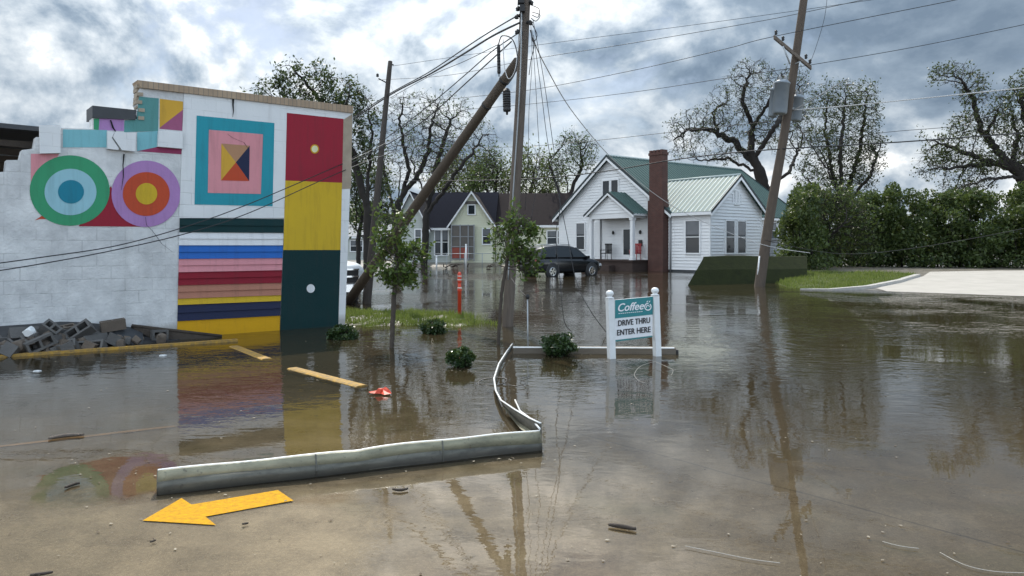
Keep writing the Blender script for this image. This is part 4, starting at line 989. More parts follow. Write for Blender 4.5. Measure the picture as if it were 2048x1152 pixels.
while len(sp) < 9000:
    x, y = nr.uniform(-5.6, .6), nr.uniform(13.4, 17.6); z = gzf(x, y)
    if z > -.03 + .06 * nr.rand() ** 2 and (math.sin(x * 5.1 + y * 2) * math.sin(y * 6.3 - x * 3) > -.55 or nr.rand() < .25) and ((Vector((x, y, 0)) - C_W).dot(DW) > .15): sp.append((x, y))
grass("wet_grass", sp, .10, .009, 3)
from mathutils.geometry import intersect_point_tri_2d
def in_poly(x, y, pts):
    c = False; n = len(pts)
    for i in range(n):
        a, b = pts[i], pts[i - 1]
        if (a.y > y) != (b.y > y) and x < (b.x - a.x) * (y - a.y) / (b.y - a.y) + a.x: c = not c
    return c
lx0, lx1 = min(p.x for p in lawn_pts), max(p.x for p in lawn_pts); ly0, ly1 = min(p.y for p in lawn_pts), max(p.y for p in lawn_pts); sp = []
while len(sp) < 14000:
    x, y = nr.uniform(lx0, lx1), nr.uniform(ly0, ly1)
    if in_poly(x, y, lawn_pts): sp.append((x, y))
grass("lawn_grass", sp, .14, .016, 5)

# ------------------------------------------------------------------ houses
def clip_band(poly, z0, z1):
    def half(ps, zc, keep_above):
        out = []
        for (a, b) in zip(ps, ps[1:] + ps[:1]):
            ia = (a[1] >= zc) == keep_above or a[1] == zc; ib = (b[1] >= zc) == keep_above or b[1] == zc
            if ia: out.append(a)
            if ia != ib:
                t = (zc - a[1]) / (b[1] - a[1]); out.append((a[0] + (b[0] - a[0]) * t, zc))
        return out
    p = half(poly, z0, True); return half(p, z1, False) if len(p) > 2 else []
def siding(mb, poly, origin, axis, normal, pitch=.19, proud=.05, m=0):
    origin = Vector(origin); axis = Vector(axis); normal = Vector(normal); z = min(p[1] for p in poly); zt = max(p[1] for p in poly)
    while z < zt - 1e-4:
        z1 = min(z + pitch, zt); q = clip_band(poly, z, z1)
        if len(q) > 2:
            pt = lambda s, zz, o: origin + axis * s + Vector((0, 0, zz)) + normal * o
            mb.poly([pt(s, zz, proud * (1 - (zz - z) / pitch) + .003) for s, zz in q], m)
            bs = [s for s, zz in q if abs(zz - z) < 1e-6]
            if len(bs) > 1: mb.poly([pt(min(bs), z, proud + .003), pt(max(bs), z, proud + .003), pt(max(bs), z, 0), pt(min(bs), z, 0)], m)
        z = z1
def window(parent, origin, axis, normal, s0, s1, z0, z1, sash=True, mull=0, fr=.09):
    o = Vector(origin); a = Vector(axis); n = Vector(normal); M = Matrix((( a.x, n.x, 0, o.x), (a.y, n.y, 0, o.y), (0, 0, 1, o.z), (0, 0, 0, 1)))
    mb = MB(); d0, d1 = -.02, .075
    mb.box((s0 - fr, d0, z0 - fr), (s0, d1, z1 + fr), 0, M); mb.box((s1, d0, z0 - fr), (s1 + fr, d1, z1 + fr), 0, M)
    mb.box((s0, d0, z1), (s1, d1, z1 + fr), 0, M); mb.box((s0 - fr * .4, d0, z0 - fr), (s1 + fr * .4, d1 + .03, z0), 0, M)
    zm = (z0 + z1) / 2
    if sash: mb.box((s0, .03, zm - .025), (s1, .062, zm + .025), 0, M)
    for k in range(mull):
        s = s0 + (s1 - s0) * (k + 1) / (mull + 1); mb.box((s - .05, .03, z0), (s + .05, .068, z1), 0, M)
    w = part("window", mb, M_trim, parent, True)
    mb = MB(); mb.box((s0, .034, z0), (s1, .042, z1), 0, M); part("pane", mb, M_glass, w, True)
    if sash:
        mb = MB(); mb.box((s0 + .03, .0425, zm + .03 + (z1 - zm) * .12), (s1 - .03, .046, z1 - .02), 0, M); part("blind", mb, M_blind, w, True)
    return w
def slab(mb, pts, th=.07, m=0):
    pts = [Vector(p) for p in pts]; n = (pts[1] - pts[0]).cross(pts[2] - pts[0]).normalized()
    if n.z < 0: n = -n
    mb.prism(pts, -n * th, m)
def rib(mb, a, b, n, side, m=0, w=.05, h=.035):
    a, b, n, side = Vector(a), Vector(b), Vector(n), Vector(side)
    vs = [a - side * w / 2, a + side * w / 2, a + n * h + side * w * .2, a + n * h - side * w * .2]; vs += [p + (b - a) for p in vs]
    mb.add(vs, [(0, 1, 5, 4), (1, 2, 6, 5), (2, 3, 7, 6), (3, 0, 4, 7), (0, 3, 2, 1), (4, 5, 6, 7)], m)

def white_house():
    th = -math.atan2(.788, .616); c0 = Vector(((1340 - 1024) / F * 46, 46, 0))
    H = thing("white_house", "white clapboard house with green metal roof and tall brick chimney, standing in the flood", "house", tuple(c0), th)
    X = (1, 0, 0); Yv = (0, 1, 0); zE = 3.8; zR = 7.55; Wd = 10.2; D = 14.2; b = .12
    mb = MB(); siding(mb, [(-Wd, b), (0, b), (0, zE), (-Wd / 2, zR - .05), (-Wd, zE)], (0, 0, 0), X, (0, -1, 0))
    siding(mb, [(-Wd, b), (0, b), (0, zE), (-Wd / 2, zR - .05), (-Wd, zE)], (0, D, 0), X, (0, 1, 0))
    siding(mb, [(0, b), (D, b), (D, zE), (0, zE)], (0, 0, 0), Yv, (1, 0, 0)); siding(mb, [(0, b), (D, b), (D, zE), (0, zE)], (-Wd, 0, 0), Yv, (-1, 0, 0))
    for x in (-Wd, 0):     # corner boards
        mb.box((x - .07, -.045, b), (x + .07, .06, zE), 1)
    part("wall", mb, [M_siding, M_trim], H, True)
    mb = MB(); mb.box((-Wd + .03, .03, -.35), (-.03, D - .03, b)); mb.box((-.02, .03, -.35), (2.97, 5.07, b)); part("foundation", mb, M_found, H, True)
    # wing
    wx = 3.0; wy = 5.1; zw = 5.8
    mb = MB(); siding(mb, [(.03, b), (wx, b), (wx, zE), (.03, zE)], (0, -.004, 0), X, (0, -1, 0)); siding(mb, [(0, b), (wy, b), (wy, zE), (wy / 2, zw), (0, zE)], (wx, 0, 0), Yv, (1, 0, 0))
    siding(mb, [(0.03, b), (wx, b), (wx, zE), (0.03, zE)], (0, wy, 0), X, (0, 1, 0))
    mb.box((wx - .06, -.05, b), (wx + .05, .07, zE), 1); mb.box((wx - .06, wy - .07, b), (wx + .05, wy + .05, zE), 1); part("wing_wall", mb, [M_siding, M_trim], H, True)
    oh = .38; sl = (zR - zE) / (Wd / 2)
    mb = MB(); ro = MB()
    for sgn in (-1, 1):
        ex = -Wd / 2 + sgn * (Wd / 2 + oh); ez = zE - oh * sl
        n = Vector((sgn * sl, 0, 1)).normalized()
        slab(mb, [(ex, -oh, ez + .06), (ex, D + oh, ez + .06), (-Wd / 2, D + oh, zR + .06), (-Wd / 2, -oh, zR + .06)])
        for y in np.arange(-oh + .02, D + oh, .30): rib(mb, (ex, y, ez + .06), (-Wd / 2, y, zR + .06), n, (0, 1, 0), 0)
    rf = part("roof", mb, M_gmetal, H, True)
    mb = MB(); mb.tube([(-Wd / 2, -oh, zR + .09), (-Wd / 2, D + oh, zR + .09)], .07, 6); part("ridge_cap", mb, M_gmetal2, rf, True)
    mb = MB()
    for sgn in (-1, 1):
        ex = -Wd / 2 + sgn * (Wd / 2 + oh); ez = zE - oh * sl
        for yy in (-oh - .03, D + oh):
            mb.prism([(ex, yy, ez - .06), (-Wd / 2, yy, zR - .06), (-Wd / 2, yy, zR + .14), (ex, yy, ez + .14)], (0, .03, 0), 0)
            mb.prism([(ex, yy + .004, ez - .24), (-Wd / 2, yy + .004, zR - .24), (-Wd / 2, yy + .004, zR - .062), (ex, yy + .004, ez - .062)], (0, .03, 0), 1)
        mb.box((min(ex, ex - sgn * .03), -oh, ez - .16), (max(ex, ex - sgn * .03), D + oh, ez - .005), 1)
        x0, x1 = sorted((ex - sgn * .03, -Wd / 2 + sgn * Wd / 2)); mb.poly([(x0, -oh, ez - .12), (x1, -oh, ez - .12), (x1, D + oh, ez - .12), (x0, D + oh, ez - .12)], 1)
    part("rake_trim", mb, [M_gdark, M_trim], rf, True)
    # wing roof, ridge along x
    mb = MB(); sw = (zw - zE) / (wy / 2); o2 = .34; xe = wx + .34; xi = -2.75
    ez = zE - o2 * sw + .05; n = Vector((0, -sw, 1)).normalized()
    slab(mb, [(.02, -o2, ez), (xe, -o2, ez), (xe, wy / 2, zw + .06), (xi, wy / 2, zw + .06)])
    slab(mb, [(.02, wy + o2, ez), (xe, wy + o2, ez), (xe, wy / 2, zw + .06), (xi, wy / 2, zw + .06)])
    for x in np.arange(xi + .15, xe, .34):
        y0 = -o2 if x > .02 else -o2 + (wy / 2 + o2) * (x - .02) / (xi - .02)
        zz = ez + (y0 + o2) * (zw + .06 - ez) / (wy / 2 + o2); rib(mb, (x, y0, zz), (x, wy / 2, zw + .06), n, (1, 0, 0), 1, .10, .03)
    wr = part("wing_roof", mb, [M_gmetal, M_gmetal2], H, True)
    mb = MB(); mb.tube([(xi, wy / 2, zw + .09), (xe, wy / 2, zw + .09)], .07, 6); part("ridge_cap", mb, M_gmetal2, wr, True)
    mb = MB()
    for sgn in (-1, 1):
        ey = wy / 2 + sgn * (wy / 2 + o2)
        mb.prism([(xe, ey, ez - .12), (xe, wy / 2, zw - .06), (xe, wy / 2, zw + .13), (xe, ey, ez + .07)], (.03, 0, 0), 0)
        mb.prism([(xe - .005, ey, ez - .30), (xe - .005, wy / 2, zw - .24), (xe - .005, wy / 2, zw - .062), (xe - .005, ey, ez - .122)], (.03, 0, 0), 1)
    mb.box((.3, -o2 - .03, ez - .20), (xe, -o2, ez - .02), 1); mb.poly([(.3, -o2, ez - .13), (xe, -o2, ez - .13), (xe, 0, ez - .13), (.3, 0, ez - .13)], 1)
    part("rake_trim", mb, [M_gdark, M_trim], wr, True)
    # chimney
    mb = MB(); mb.box((-1.32, -.55, -.3), (-.10, 0, 4.4)); mb.box((-1.22, -.53, 4.4), (-.16, -.02, 7.2))
    mb.box((-1.26, -.57, 7.2), (-.12, .02, 7.36)); 
    for k in range(4): mb.box((-1.22 + k * .29, -.53, 7.36), (-1.05 + k * .29, -.02, 7.52))
    part("chimney", mb, M_brick, H, True)
    # windows
    win = lambda *a, **k: window(H, *a, **k)
    win((0, -.02, 0), X, (0, -1, 0), -8.35, -7.55, 1.35, 3.15)
    win((0, -.02, 0), X, (0, -1, 0), -5.75, -5.15, 4.85, 5.95, sash=False); win((0, -.02, 0), X, (0, -1, 0), -4.95, -4.35, 4.85, 5.95, sash=False)
    win((0, -.02, 0), X, (0, -1, 0), 1.28, 2.28, 1.15, 3.05)
    win((wx + .02, 0, 0), Yv, (1, 0, 0), 1.45, 2.25, 1.15, 3.05); win((wx + .02, 0, 0), Yv, (1, 0, 0), 2.6, 3.4, 1.15, 3.05)
    win((.02, 0, 0), Yv, (1, 0, 0), 10.5, 11.4, 2.1, 3.2, sash=True); win((.02, 0, 0), Yv, (1, 0, 0), 11.7, 12.6, 2.1, 3.2)
    mb = MB(); M = Matrix(((0, 1, 0, wx + .02), (1, 0, 0, 0), (0, 0, 1, 0), (0, 0, 0, 1)))
    for (s0, s1, z0, z1, d) in ((2.32, 2.42, 4.15, 4.85, .08), (2.68, 2.78, 4.15, 4.85, .08), (2.32, 2.78, 4.85, 4.95, .081), (2.26, 2.84, 4.05, 4.15, .09), (2.1, 2.16, 4.2, 4.7, .06), (2.94, 3.0, 4.2, 4.7, .06)): mb.box((s0, -.02, z0), (s1, d, z1), 0, M)
    for k in range(7): mb.box((2.42, 0, 4.17 + k * .1), (2.68, .05, 4.23 + k * .1), 0, M)
    part("gable_vent", mb, M_trim, H, True)
    # porch
    cx = -3.79; hw = 2.0; pd = 1.35; pe = 3.62; pr = 4.98
    mb = MB(); mb.box((-6.1, -1.75, -.35), (-1.5, -.032, .60)); mb.box((-6.2, -1.85, .6), (-1.42, -.034, .68)); mb.box((-4.3, -2.3, -.35), (-3.0, -1.76, .33)); part("porch_floor", mb, M_porchb, H, True)
    mb = MB(); siding(mb, [(cx - hw, pe + .05), (cx + hw, pe + .05), (cx, pr - .05)], (0, -pd, 0), X, (0, -1, 0)); mb.box((cx - hw + .05, -pd - .01, pe - .28), (cx + hw - .05, -pd + .16, pe + .05)); 
    mb.box((cx + hw - .2, -pd + .16, pe - .28), (cx + hw - .05, -.04, pe + .05)); mb.box((cx - hw + .05, -pd + .16, pe - .28), (cx - hw + .2, -.04, pe + .05)); part("porch_gable", mb, M_siding, H, True)
    mb = MB(); sl = (pr - pe) / hw
    for sgn in (-1, 1):
        ex = cx + sgn * (hw + .25); ez = pe - .25 * sl + .12; slab(mb, [(ex, -pd - .25, ez), (ex, .0, ez), (cx, .0, pr + .1), (cx, -pd - .25, pr + .1)])
        for y in np.arange(-pd - .2, 0, .3): rib(mb, (ex, y, ez), (cx, y, pr + .1), Vector((sgn * sl, 0, 1)).normalized(), (0, 1, 0))
    pf = part("porch_roof", mb, M_gmetal, H, True); mb = MB()
    for sgn in (-1, 1):
        ex = cx + sgn * (hw + .25); ez = pe - .25 * sl + .12; yy = -pd - .28
        mb.prism([(ex, yy, ez - .10), (cx, yy, pr + .0), (cx, yy, pr + .16), (ex, yy, ez + .06)], (0, .03, 0), 0); mb.prism([(ex, yy + .004, ez - .24), (cx, yy + .004, pr - .14), (cx, yy + .004, pr - .002), (ex, yy + .004, ez - .102)], (0, .03, 0), 1)
    mb.box((cx + hw + .2, -pd - .25, pe - .15), (cx + hw + .235, 0, pe - .02), 1); part("rake_trim", mb, [M_gdark, M_trim], pf, True)
    for x in (cx + hw - .18, cx - hw + .14):
        mb = MB(); mb.box((x - .11, -pd, .68), (x + .11, -pd + .22, pe - .28)); mb.box((x - .15, -pd - .04, .68), (x + .15, -pd + .26, .84)); mb.box((x - .15, -pd - .04, pe - .42), (x + .15, -pd + .26, pe - .285)); part("porch_column", mb, M_trim, H, True)
    mb = MB(); mb.box((-3.95, -.06, .70), (-3.05, -.01, 2.75)); dr = part("door", mb, M_trim, H, True)
    mb = MB(); mb.box((-3.85, -.075, 1.0), (-3.15, -.062, 2.65)); part("pane", mb, M_glass, dr, True)
    for x, z in ((-4.75, 2.45), (-2.35, 2.45)):
        mb = MB(); mb.lathe((x, -.12, z), [(.03, -.12), (.07, -.10), (.085, .04), (.05, .10), (.02, .14)], 8); mb.box((x - .04, -.10, z - .03), (x + .04, -.02, z + .03)); part("wall_lamp", mb, M_rubber, H, True)
    mb = MB(); mb.box((-2.48, -.14, 1.55), (-2.22, -.03, 1.95)); part("mailbox", mb, M_rubber, H, True)
    mb = MB(); mb.tube([(-5.95, -.09, .3), (-5.95, -.09, 3.6)], .05, 6); part("downpipe", mb, M_grey, H, True); mb = MB(); mb.tube([(.12, -.10, .0), (.12, -.10, 3.6)], .045, 6); part("downpipe", mb, M_grey, H, True)
    mb = MB(); siding(mb, [(9.6, .5), (14.0, .5), (14.0, 2.0), (9.6, 2.0)], (.7, 0, 0), Yv, (1, 0, 0)); siding(mb, [(0.03, .5), (.7, .5), (.7, 2.0), (.03, 2.0)], (0, 9.6, 0), X, (0, -1, 0)); mb.box((0, 9.5, 2.0), (.85, 14.1, 2.08)); mb.box((.04, 9.65, -.3), (.66, 13.95, .5)); part("lean_to", mb, M_grey, H, True)
    # porch furniture, standing on the porch floor
    Mw = WM[H.name]
    def chair(name, label, x, y, m, sc=1.0):
        loc = Mw @ Vector((x, y, .68)); r = thing(name, label, "chair", tuple(loc), th + R(8))
        mb = MB(); mb.box((-.27, -.27, .38), (.27, .25, .44)); part("seat", mb, m, r, True)
        mb = MB()
        for k in range(5): mb.box((-.25 + k * .11, .22, .44), (-.18 + k * .11, .26, .98))
        mb.box((-.28, .21, .95), (.28, .275, 1.05)); part("backrest", mb, m, r, True)
        for sx in (-1, 1):
            mb = MB(); mb.box((sx * .29 - .03, -.27, .60), (sx * .29 + .03, .22, .64)); mb.box((sx * .29 - .02, -.25, .44), (sx * .29 + .02, -.2, .6)); part("armrest", mb, m, r, True)
            for yy in (-.24, .22): mb = MB(); mb.tube([(sx * .25, yy, 0), (sx * .24, yy, .38)], .025, 5); part("leg", mb, m, r, True)
    chair("porch_chair", "dark slatted chair on the white house's porch, left of the door", -4.75, -.75, M_rubber)
    chair("porch_chair", "red chair on the white house's porch, right of the column", -2.3, -.6, M_red)
white_house()

def gable_block(H, x0, x1, y0, y1, ze, zr, ridge, wm, rm, base=.25, oh=.3, front=True):
    """walls, roof and foundation strip of one block; ridge 'x' or 'y'"""
    mb = MB(); X = (1, 0, 0); Yv = (0, 1, 0); xm, ym = (x0 + x1) / 2, (y0 + y1) / 2
    fx = [(x0, base), (x1, base), (x1, ze)] + ([(xm, zr)] if ridge == 'y' else []) + [(x0, ze)]; fy = [(y0, base), (y1, base), (y1, ze)] + ([(ym, zr)] if ridge == 'x' else []) + [(y0, ze)]
    siding(mb, fx, (0, y0, 0), X, (0, -1, 0)); siding(mb, fx, (0, y1, 0), X, (0, 1, 0)); siding(mb, fy, (x0, 0, 0), Yv, (-1, 0, 0)); siding(mb, fy, (x1, 0, 0), Yv, (1, 0, 0))
    mb.box((x0 + .03, y0 + .03, -.3), (x1 - .03, y1 - .03, base), 1)
    part("wall", mb, [wm, M_found], H, True); mb = MB(); tr = MB()
    if ridge == 'y':
        sl = (zr - ze) / ((x1 - x0) / 2)
        for s in (-1, 1):
            ex = xm + s * ((x1 - x0) / 2 + oh); ez = ze - oh * sl + .06; slab(mb, [(ex, y0 - oh, ez), (ex, y1 + .02, ez), (xm, y1 + .02, zr + .06), (xm, y0 - oh, zr + .06)], .1)
            tr.prism([(ex, y0 - oh - .03, ez - .22), (xm, y0 - oh - .03, zr - .16), (xm, y0 - oh - .03, zr + .05), (ex, y0 - oh - .03, ez - .01)], (0, .03, 0))
    else:
        sl = (zr - ze) / ((y1 - y0) / 2)
        for s in (-1, 1):
            ey = ym + s * ((y1 - y0) / 2 + oh); ez = ze - oh * sl + .06; slab(mb, [(x0 - oh, ey, ez), (x1 + oh, ey, ez), (x1 + oh, ym, zr + .06), (x0 - oh, ym, zr + .06)], .1)
        tr.box((x0 - oh, y0 - oh - .03, ze - oh * sl - .15), (x1 + oh, y0 - oh, ze - oh * sl + .04))
    r = part("roof", mb, rm, H, True); part("fascia", tr, M_trim, r, True)
def yellow_house():
    H = thing("yellow_house", "pale yellow house with dark shingle roofs and front gable, behind the red post", "house", ((945 - 1024) / F * 60, 60, 0), R(-4))
    gable_block(H, -6.5, -3.75, .3, 6.5, 3.35, 6.0, 'y', M_ysiding2, M_navyroof)
    gable_block(H, -3.9, 1.5, 1.0, 7.2, 3.25, 6.15, 'x', M_ysiding2, M_navyroof, oh=.25)
    gable_block(H, -1.75, 1.65, .0, 4.6, 3.5, 5.95, 'y', M_ysiding, M_brownroof)
    gable_block(H, 1.75, 9.2, 1.6, 8.0, 3.45, 6.1, 'x', M_ysiding, M_brownroof, oh=.25)
    X = (1, 0, 0); n = (0, -1, 0)
    mb = MB(); mb.box((-1.65, -.30, .55), (.15, -.04, 3.25)); sc = part("screen_porch", mb, M_screen, H, True)
    mb = MB()
    for x in (-1.7, -1.0, -.35, .12): mb.box((x, -.36, .4), (x + .09, -.30, 3.3))
    for z in (.5, 1.5, 2.3, 3.2): mb.box((-1.65, -.345, z), (.15, -.305, z + .07))
    part("porch_frame", mb, M_grey, sc, True)
    mb = MB(); mb.box((-1.6, -.33, .6), (-.36, -.301, 1.45)); part("red_panel", mb, M_redpaint, sc, True)
    window(H, (0, -.02, 0), X, n, .85, 1.45, 1.75, 2.95); window(H, (0, -.02, 0), X, n, -.32, .18, 4.15, 4.85, sash=False)
    for a, b in ((-3.2, -2.75), (-2.6, -2.15)): window(H, (0, .98, 0), X, n, a, b, .85, 2.95, mull=0)
    window(H, (0, .28, 0), X, n, -4.7, -4.25, 1.7, 2.9)
    window(H, (0, 1.58, 0), X, n, 6.0, 6.7, 1.75, 2.8); window(H, (0, 1.58, 0), X, n, 6.85, 7.5, 1.75, 2.8); window(H, (0, 1.58, 0), X, n, 2.6, 3.3, 1.75, 2.8)
    mb = MB(); mb.box((-.55, -.12, 4.95), (.42, -.02, 5.2)); part("gable_vent", mb, M_screen, H, True)
    H2 = thing("grey_cottage", "low grey-roofed cottage glimpsed far off just right of the mural wall", "house", ((712 - 1024) / F * 72, 72, 0), R(10))
    gable_block(H2, -3.5, 3.2, 0, 6, 2.6, 3.9, 'x', M_ysiding2, M_grey); window(H2, (0, -.02, 0), X, n, -.5, .6, 1.1, 2.1)
yellow_house()
def yard_fence():
    a = P(858, 525, 56); b = P(1000, 525, 56); a.z = b.z = 0.0
    F_ = thing("wire_fence", "low grey chain link fence along the front of the yellow house", "fence", tuple(a)); L = (b - a).length; d = (b - a).normalized()
    mb = MB(); mb.tube([a + Vector((0, 0, 1.0)), b + Vector((0, 0, 1.0))], .022, 5); mb.tube([a + Vector((0, 0, .45)), b + Vector((0, 0, .45))], .008, 4); part("top_rail", mb, M_zinc, F_)
    for i in range(5): mb = MB(); q = a.lerp(b, i / 4); mb.tube([q - Vector((0, 0, .3)), q + Vector((0, 0, 1.05))], .03, 5); part("fence_post", mb, M_zinc, F_)
    for (px, y0, y1, lab) in ((932, 490, 532, "tall white pipe post before the yellow house's screened porch"), (873, 514, 532, "short white stub post in front of the yellow house's glass doors")):
        q = P(px, y1, 52); t = P(px, y0, 52); mb = MB(); mb.tube([q - Vector((0, 0, .3)), t], .055, 8); mb.lathe(t, [(.07, 0), (.07, .04), (.03, .07)], 8); single("pipe_post", mb, M_trim, tuple(q), lab, "post")
    mb = MB(); rng = random.Random(3); q = P(950, 524, 53)
    for i in range(14):
        u = rng.uniform(-2.4, 2.4); c = Vector((q.x + u, q.y + rng.uniform(-.4, .4), .06)); w = Vector((rng.uniform(-.8, .8), rng.uniform(-.3, .3), rng.uniform(0, .3))); mb.tube([c, c + w * .5 + Vector((0, 0, .08)), c + w], [.05, .04, .01], 5)
    single("drift_debris", mb, M_darkwood, (q.x, q.y, 0), kind="stuff")
yard_fence()

# ------------------------------------------------------------------ vehicles
def loft(mb, st, m=0):
    """st: list of (x, [(halfwidth, z), ...] from the bottom to the roof centre line)"""
    k = len(st[0][1]); vs = []
    for x, pr in st:
        vs += [(x, w, z) for w, z in pr] + [(x, -w, z) for w, z in reversed(pr)]
    n = 2 * k; fs = [(i * n + j, (i + 1) * n + j, (i + 1) * n + (j + 1) % n, i * n + (j + 1) % n) for i in range(len(st) - 1) for j in range(n)]
    fs += [tuple(range(n - 1, -1, -1)), tuple(range((len(st) - 1) * n, len(st) * n))]; mb.add(vs, fs, m, True)
def wheel(root, x, y, r, w, rim):
    s = 1 if y > 0 else -1
    mb = MB(); mb.lathe((x, y - s * w, r), [(r * .62, 0), (r * .95, .01), (r, .04), (r, w - .04), (r * .95, w - .01), (r * .62, w)], 20, 0, (0, s, 0)); wl = part("wheel", mb, M_rubber, root, True)
    mb = MB(); mb.lathe((x, y - s * .03, r), [(r * .64, 0), (r * .64, .032), (r * .55, .035), (r * .50, .015), (r * .15, .022), (r * .1, .03)], 18, 0, (0, s, 0))
    for k in range(5):
        a = k * 2 * math.pi / 5; d = Vector((math.cos(a), 0, math.sin(a))); t = Vector((-d.z, 0, d.x)) * .035; c = Vector((x, y + s * .004, r)); mb.prism([c + d * r * .1 - t, c + d * r * .58 - t * 1.2, c + d * r * .58 + t * 1.2, c + d * r * .1 + t], (0, -s * .02, 0))
    part("rim", mb, rim, wl, True)
def suv():
    q = G(1122, 551); q.z = -.10
    C = thing("black_suv", "black suv parked in the water in front of the white house's porch", "car", tuple(q), math.atan2(.616, .788))
    mb = MB(); rows = []
    for x, zb, zbelt, zt, w in ((-2.30, .50, .80, .98, .70), (-2.22, .36, .90, 1.02, .84), (-1.9, .30, .98, 1.05, .90), (-.9, .26, 1.0, 1.05, .92), (.6, .26, .97, 1.03, .92), (1.25, .27, .93, 1.02, .91), (1.8, .30, .86, .93, .88), (2.15, .36, .76, .82, .80), (2.32, .44, .64, .68, .62)):
        rows.append((x, [(w * .90, zb), (w, zb + .14), (w, zbelt - .1), (w * .96, zbelt), (w * .80, zt), (0, zt + .02)]))
    loft(mb, rows); part("body", mb, M_carblack, C, True)
    mb = MB(); gh = []
    for x, z, wb, wt in ((-2.18, 1.06, .80, .70), (-1.95, 1.46, .84, .66), (-1.6, 1.62, .86, .64), (-.7, 1.70, .87, .64), (.1, 1.67, .87, .63), (.45, 1.60, .86, .62), (1.25, 1.03, .80, .66)):
        gh.append((x, [(wb, .99), (wb - (wb - wt) * .6, .99 + (z - .99) * .62), (wt, z - .05), (wt * .8, z), (0, z + .01)]))
    loft(mb, gh); part("cabin", mb, M_carblack, C, True)
    for s in (-1, 1):
        for pts in ([(-1.02, 1.08), (.02, 1.08), (-.05, 1.52), (-.98, 1.54)], [(.08, 1.08), (1.0, 1.08), (.42, 1.50), (.06, 1.52)], [(-1.85, 1.10), (-1.10, 1.08), (-1.06, 1.53), (-1.6, 1.48)]):
            mb = MB(); mb.prism([(x, s * (.875 - (z - 1.0) * .36), z) for x, z in pts], (0, s * .012, 0)); part("side_window", mb, M_glass, C, True)
        mb = MB(); mb.box((.95, s * .92 - .1, 1.0), (1.12, s * .92 + .1, 1.14)); part("wing_mirror", mb, M_carblack, C, True)
        for x in (-1.38, 1.36):
            mb = MB(); mb.lathe((x, s * .80, .37), [(.43, 0), (.43, .128), (.36, .130)], 20, 0, (0, s, 0)); part("wheel_arch", mb, M_rubber, C, True); wheel(C, x, s * .945, .35, .22, M_chrome)
        mb = MB(); mb.prism([(2.0, s * .80, .72), (2.24, s * .66, .68), (2.22, s * .68, .56), (1.98, s * .835, .60)], (.05, s * .05, .02)); part("headlight", mb, M_lamp, C, True)
        mb = MB(); mb.prism([(-2.27, s * .62, .98), (-2.2, s * .84, .98), (-2.22, s * .84, .80), (-2.30, s * .66, .80)], (-.03, 0, 0)); part("tail_light", mb, M_tail, C, True)
    mb = MB(); mb.prism([(.56, -.56, 1.56), (.56, .56, 1.56), (1.2, .66, 1.10), (1.2, -.66, 1.10)], (.015, 0, .02)); part("windscreen", mb, mat("pale windscreen", (.10, .12, .14), .05), C, True)
    for s in (-1, 1): mb = MB(); mb.tube([(-1.6, s * .6, 1.68), (-.7, s * .6, 1.75), (.1, s * .6, 1.72)], .02, 5); part("roof_rail", mb, M_zinc, C, True)
suv()
def truck():
    cr = G(731, 604); q = cr - DW * .96; q.z = -.20
    T = thing("white_pickup", "white pickup truck with dark grille, nose showing past the mural wall", "truck", tuple(q), math.atan2(NW.y, NW.x))
    # local x forward (towards the viewer)
    q2 = Vector(q); mb = MB(); rows = []
    for x, zb, zt, w in ((-5.6, .55, 1.35, .95), (-2.4, .5, 1.38, .98), (-.9, .5, 1.32, .99), (-.25, .55, 1.27, .98), (0.0, .6, 1.18, .93)):
        rows.append((x, [(w * .95, zb), (w, zb + .2), (w, zt - .22), (w * .96, zt - .06), (w * .82, zt), (0, zt + .03)]))
    loft(mb, rows); part("body", mb, M_truckwhite, T, True)
    mb = MB(); gh = []
    for x, z, wb, wt in ((-3.9, 1.35, .88, .8), (-3.6, 1.9, .88, .74), (-2.2, 1.94, .88, .74), (-1.35, 1.34, .86, .78)): gh.append((x, [(wb, 1.28), (wt, z - .06), (wt * .9, z), (0, z + .02)]))
    loft(mb, gh); part("cab", mb, M_truckwhite, T, True)
    mb = MB(); mb.prism([(-2.05, -.66, 1.85), (-2.05, .66, 1.85), (-1.42, .72, 1.42), (-1.42, -.72, 1.42)], (.02, 0, .02)); part("windscreen", mb, M_glass, T, True)
    mb = MB(); mb.box((0.0, -.72, .74), (.05, .72, 1.08)); gr = part("grille", mb, M_rubber, T, True)
    mb = MB(); mb.box((.05, -.72, .885), (.075, .72, .93)); mb.box((.02, -.74, 1.08), (.07, .74, 1.12)); part("grille_bar", mb, M_chrome, gr, True)
    for s in (-1, 1):
        mb = MB(); mb.prism([(.01, s * .72, .78), (.0, s * .93, .80), (-.08, s * .955, 1.06), (.02, s * .72, 1.07)], (.04, 0, 0)); part("headlight", mb, M_lamp, T, True)
        for x in (-.95, -4.4):
            mb = MB(); mb.lathe((x, s * .88, .42), [(.48, 0), (.48, .118), (.4, .12)], 18, 0, (0, s, 0)); part("wheel_arch", mb, M_rubber, T, True); wheel(T, x, s * 1.01, .40, .26, M_chrome)
    mb = MB(); mb.prism([(.0, -.96, .50), (.14, -.80, .50), (.14, .80, .50), (.0, .96, .50)], (0, 0, .2)); part("bumper", mb, M_chrome, T, True)
    mb = MB(); mb.box((.03, -.7, .28), (.1, .7, .495)); part("air_dam", mb, M_rubber, T, True)
truck()

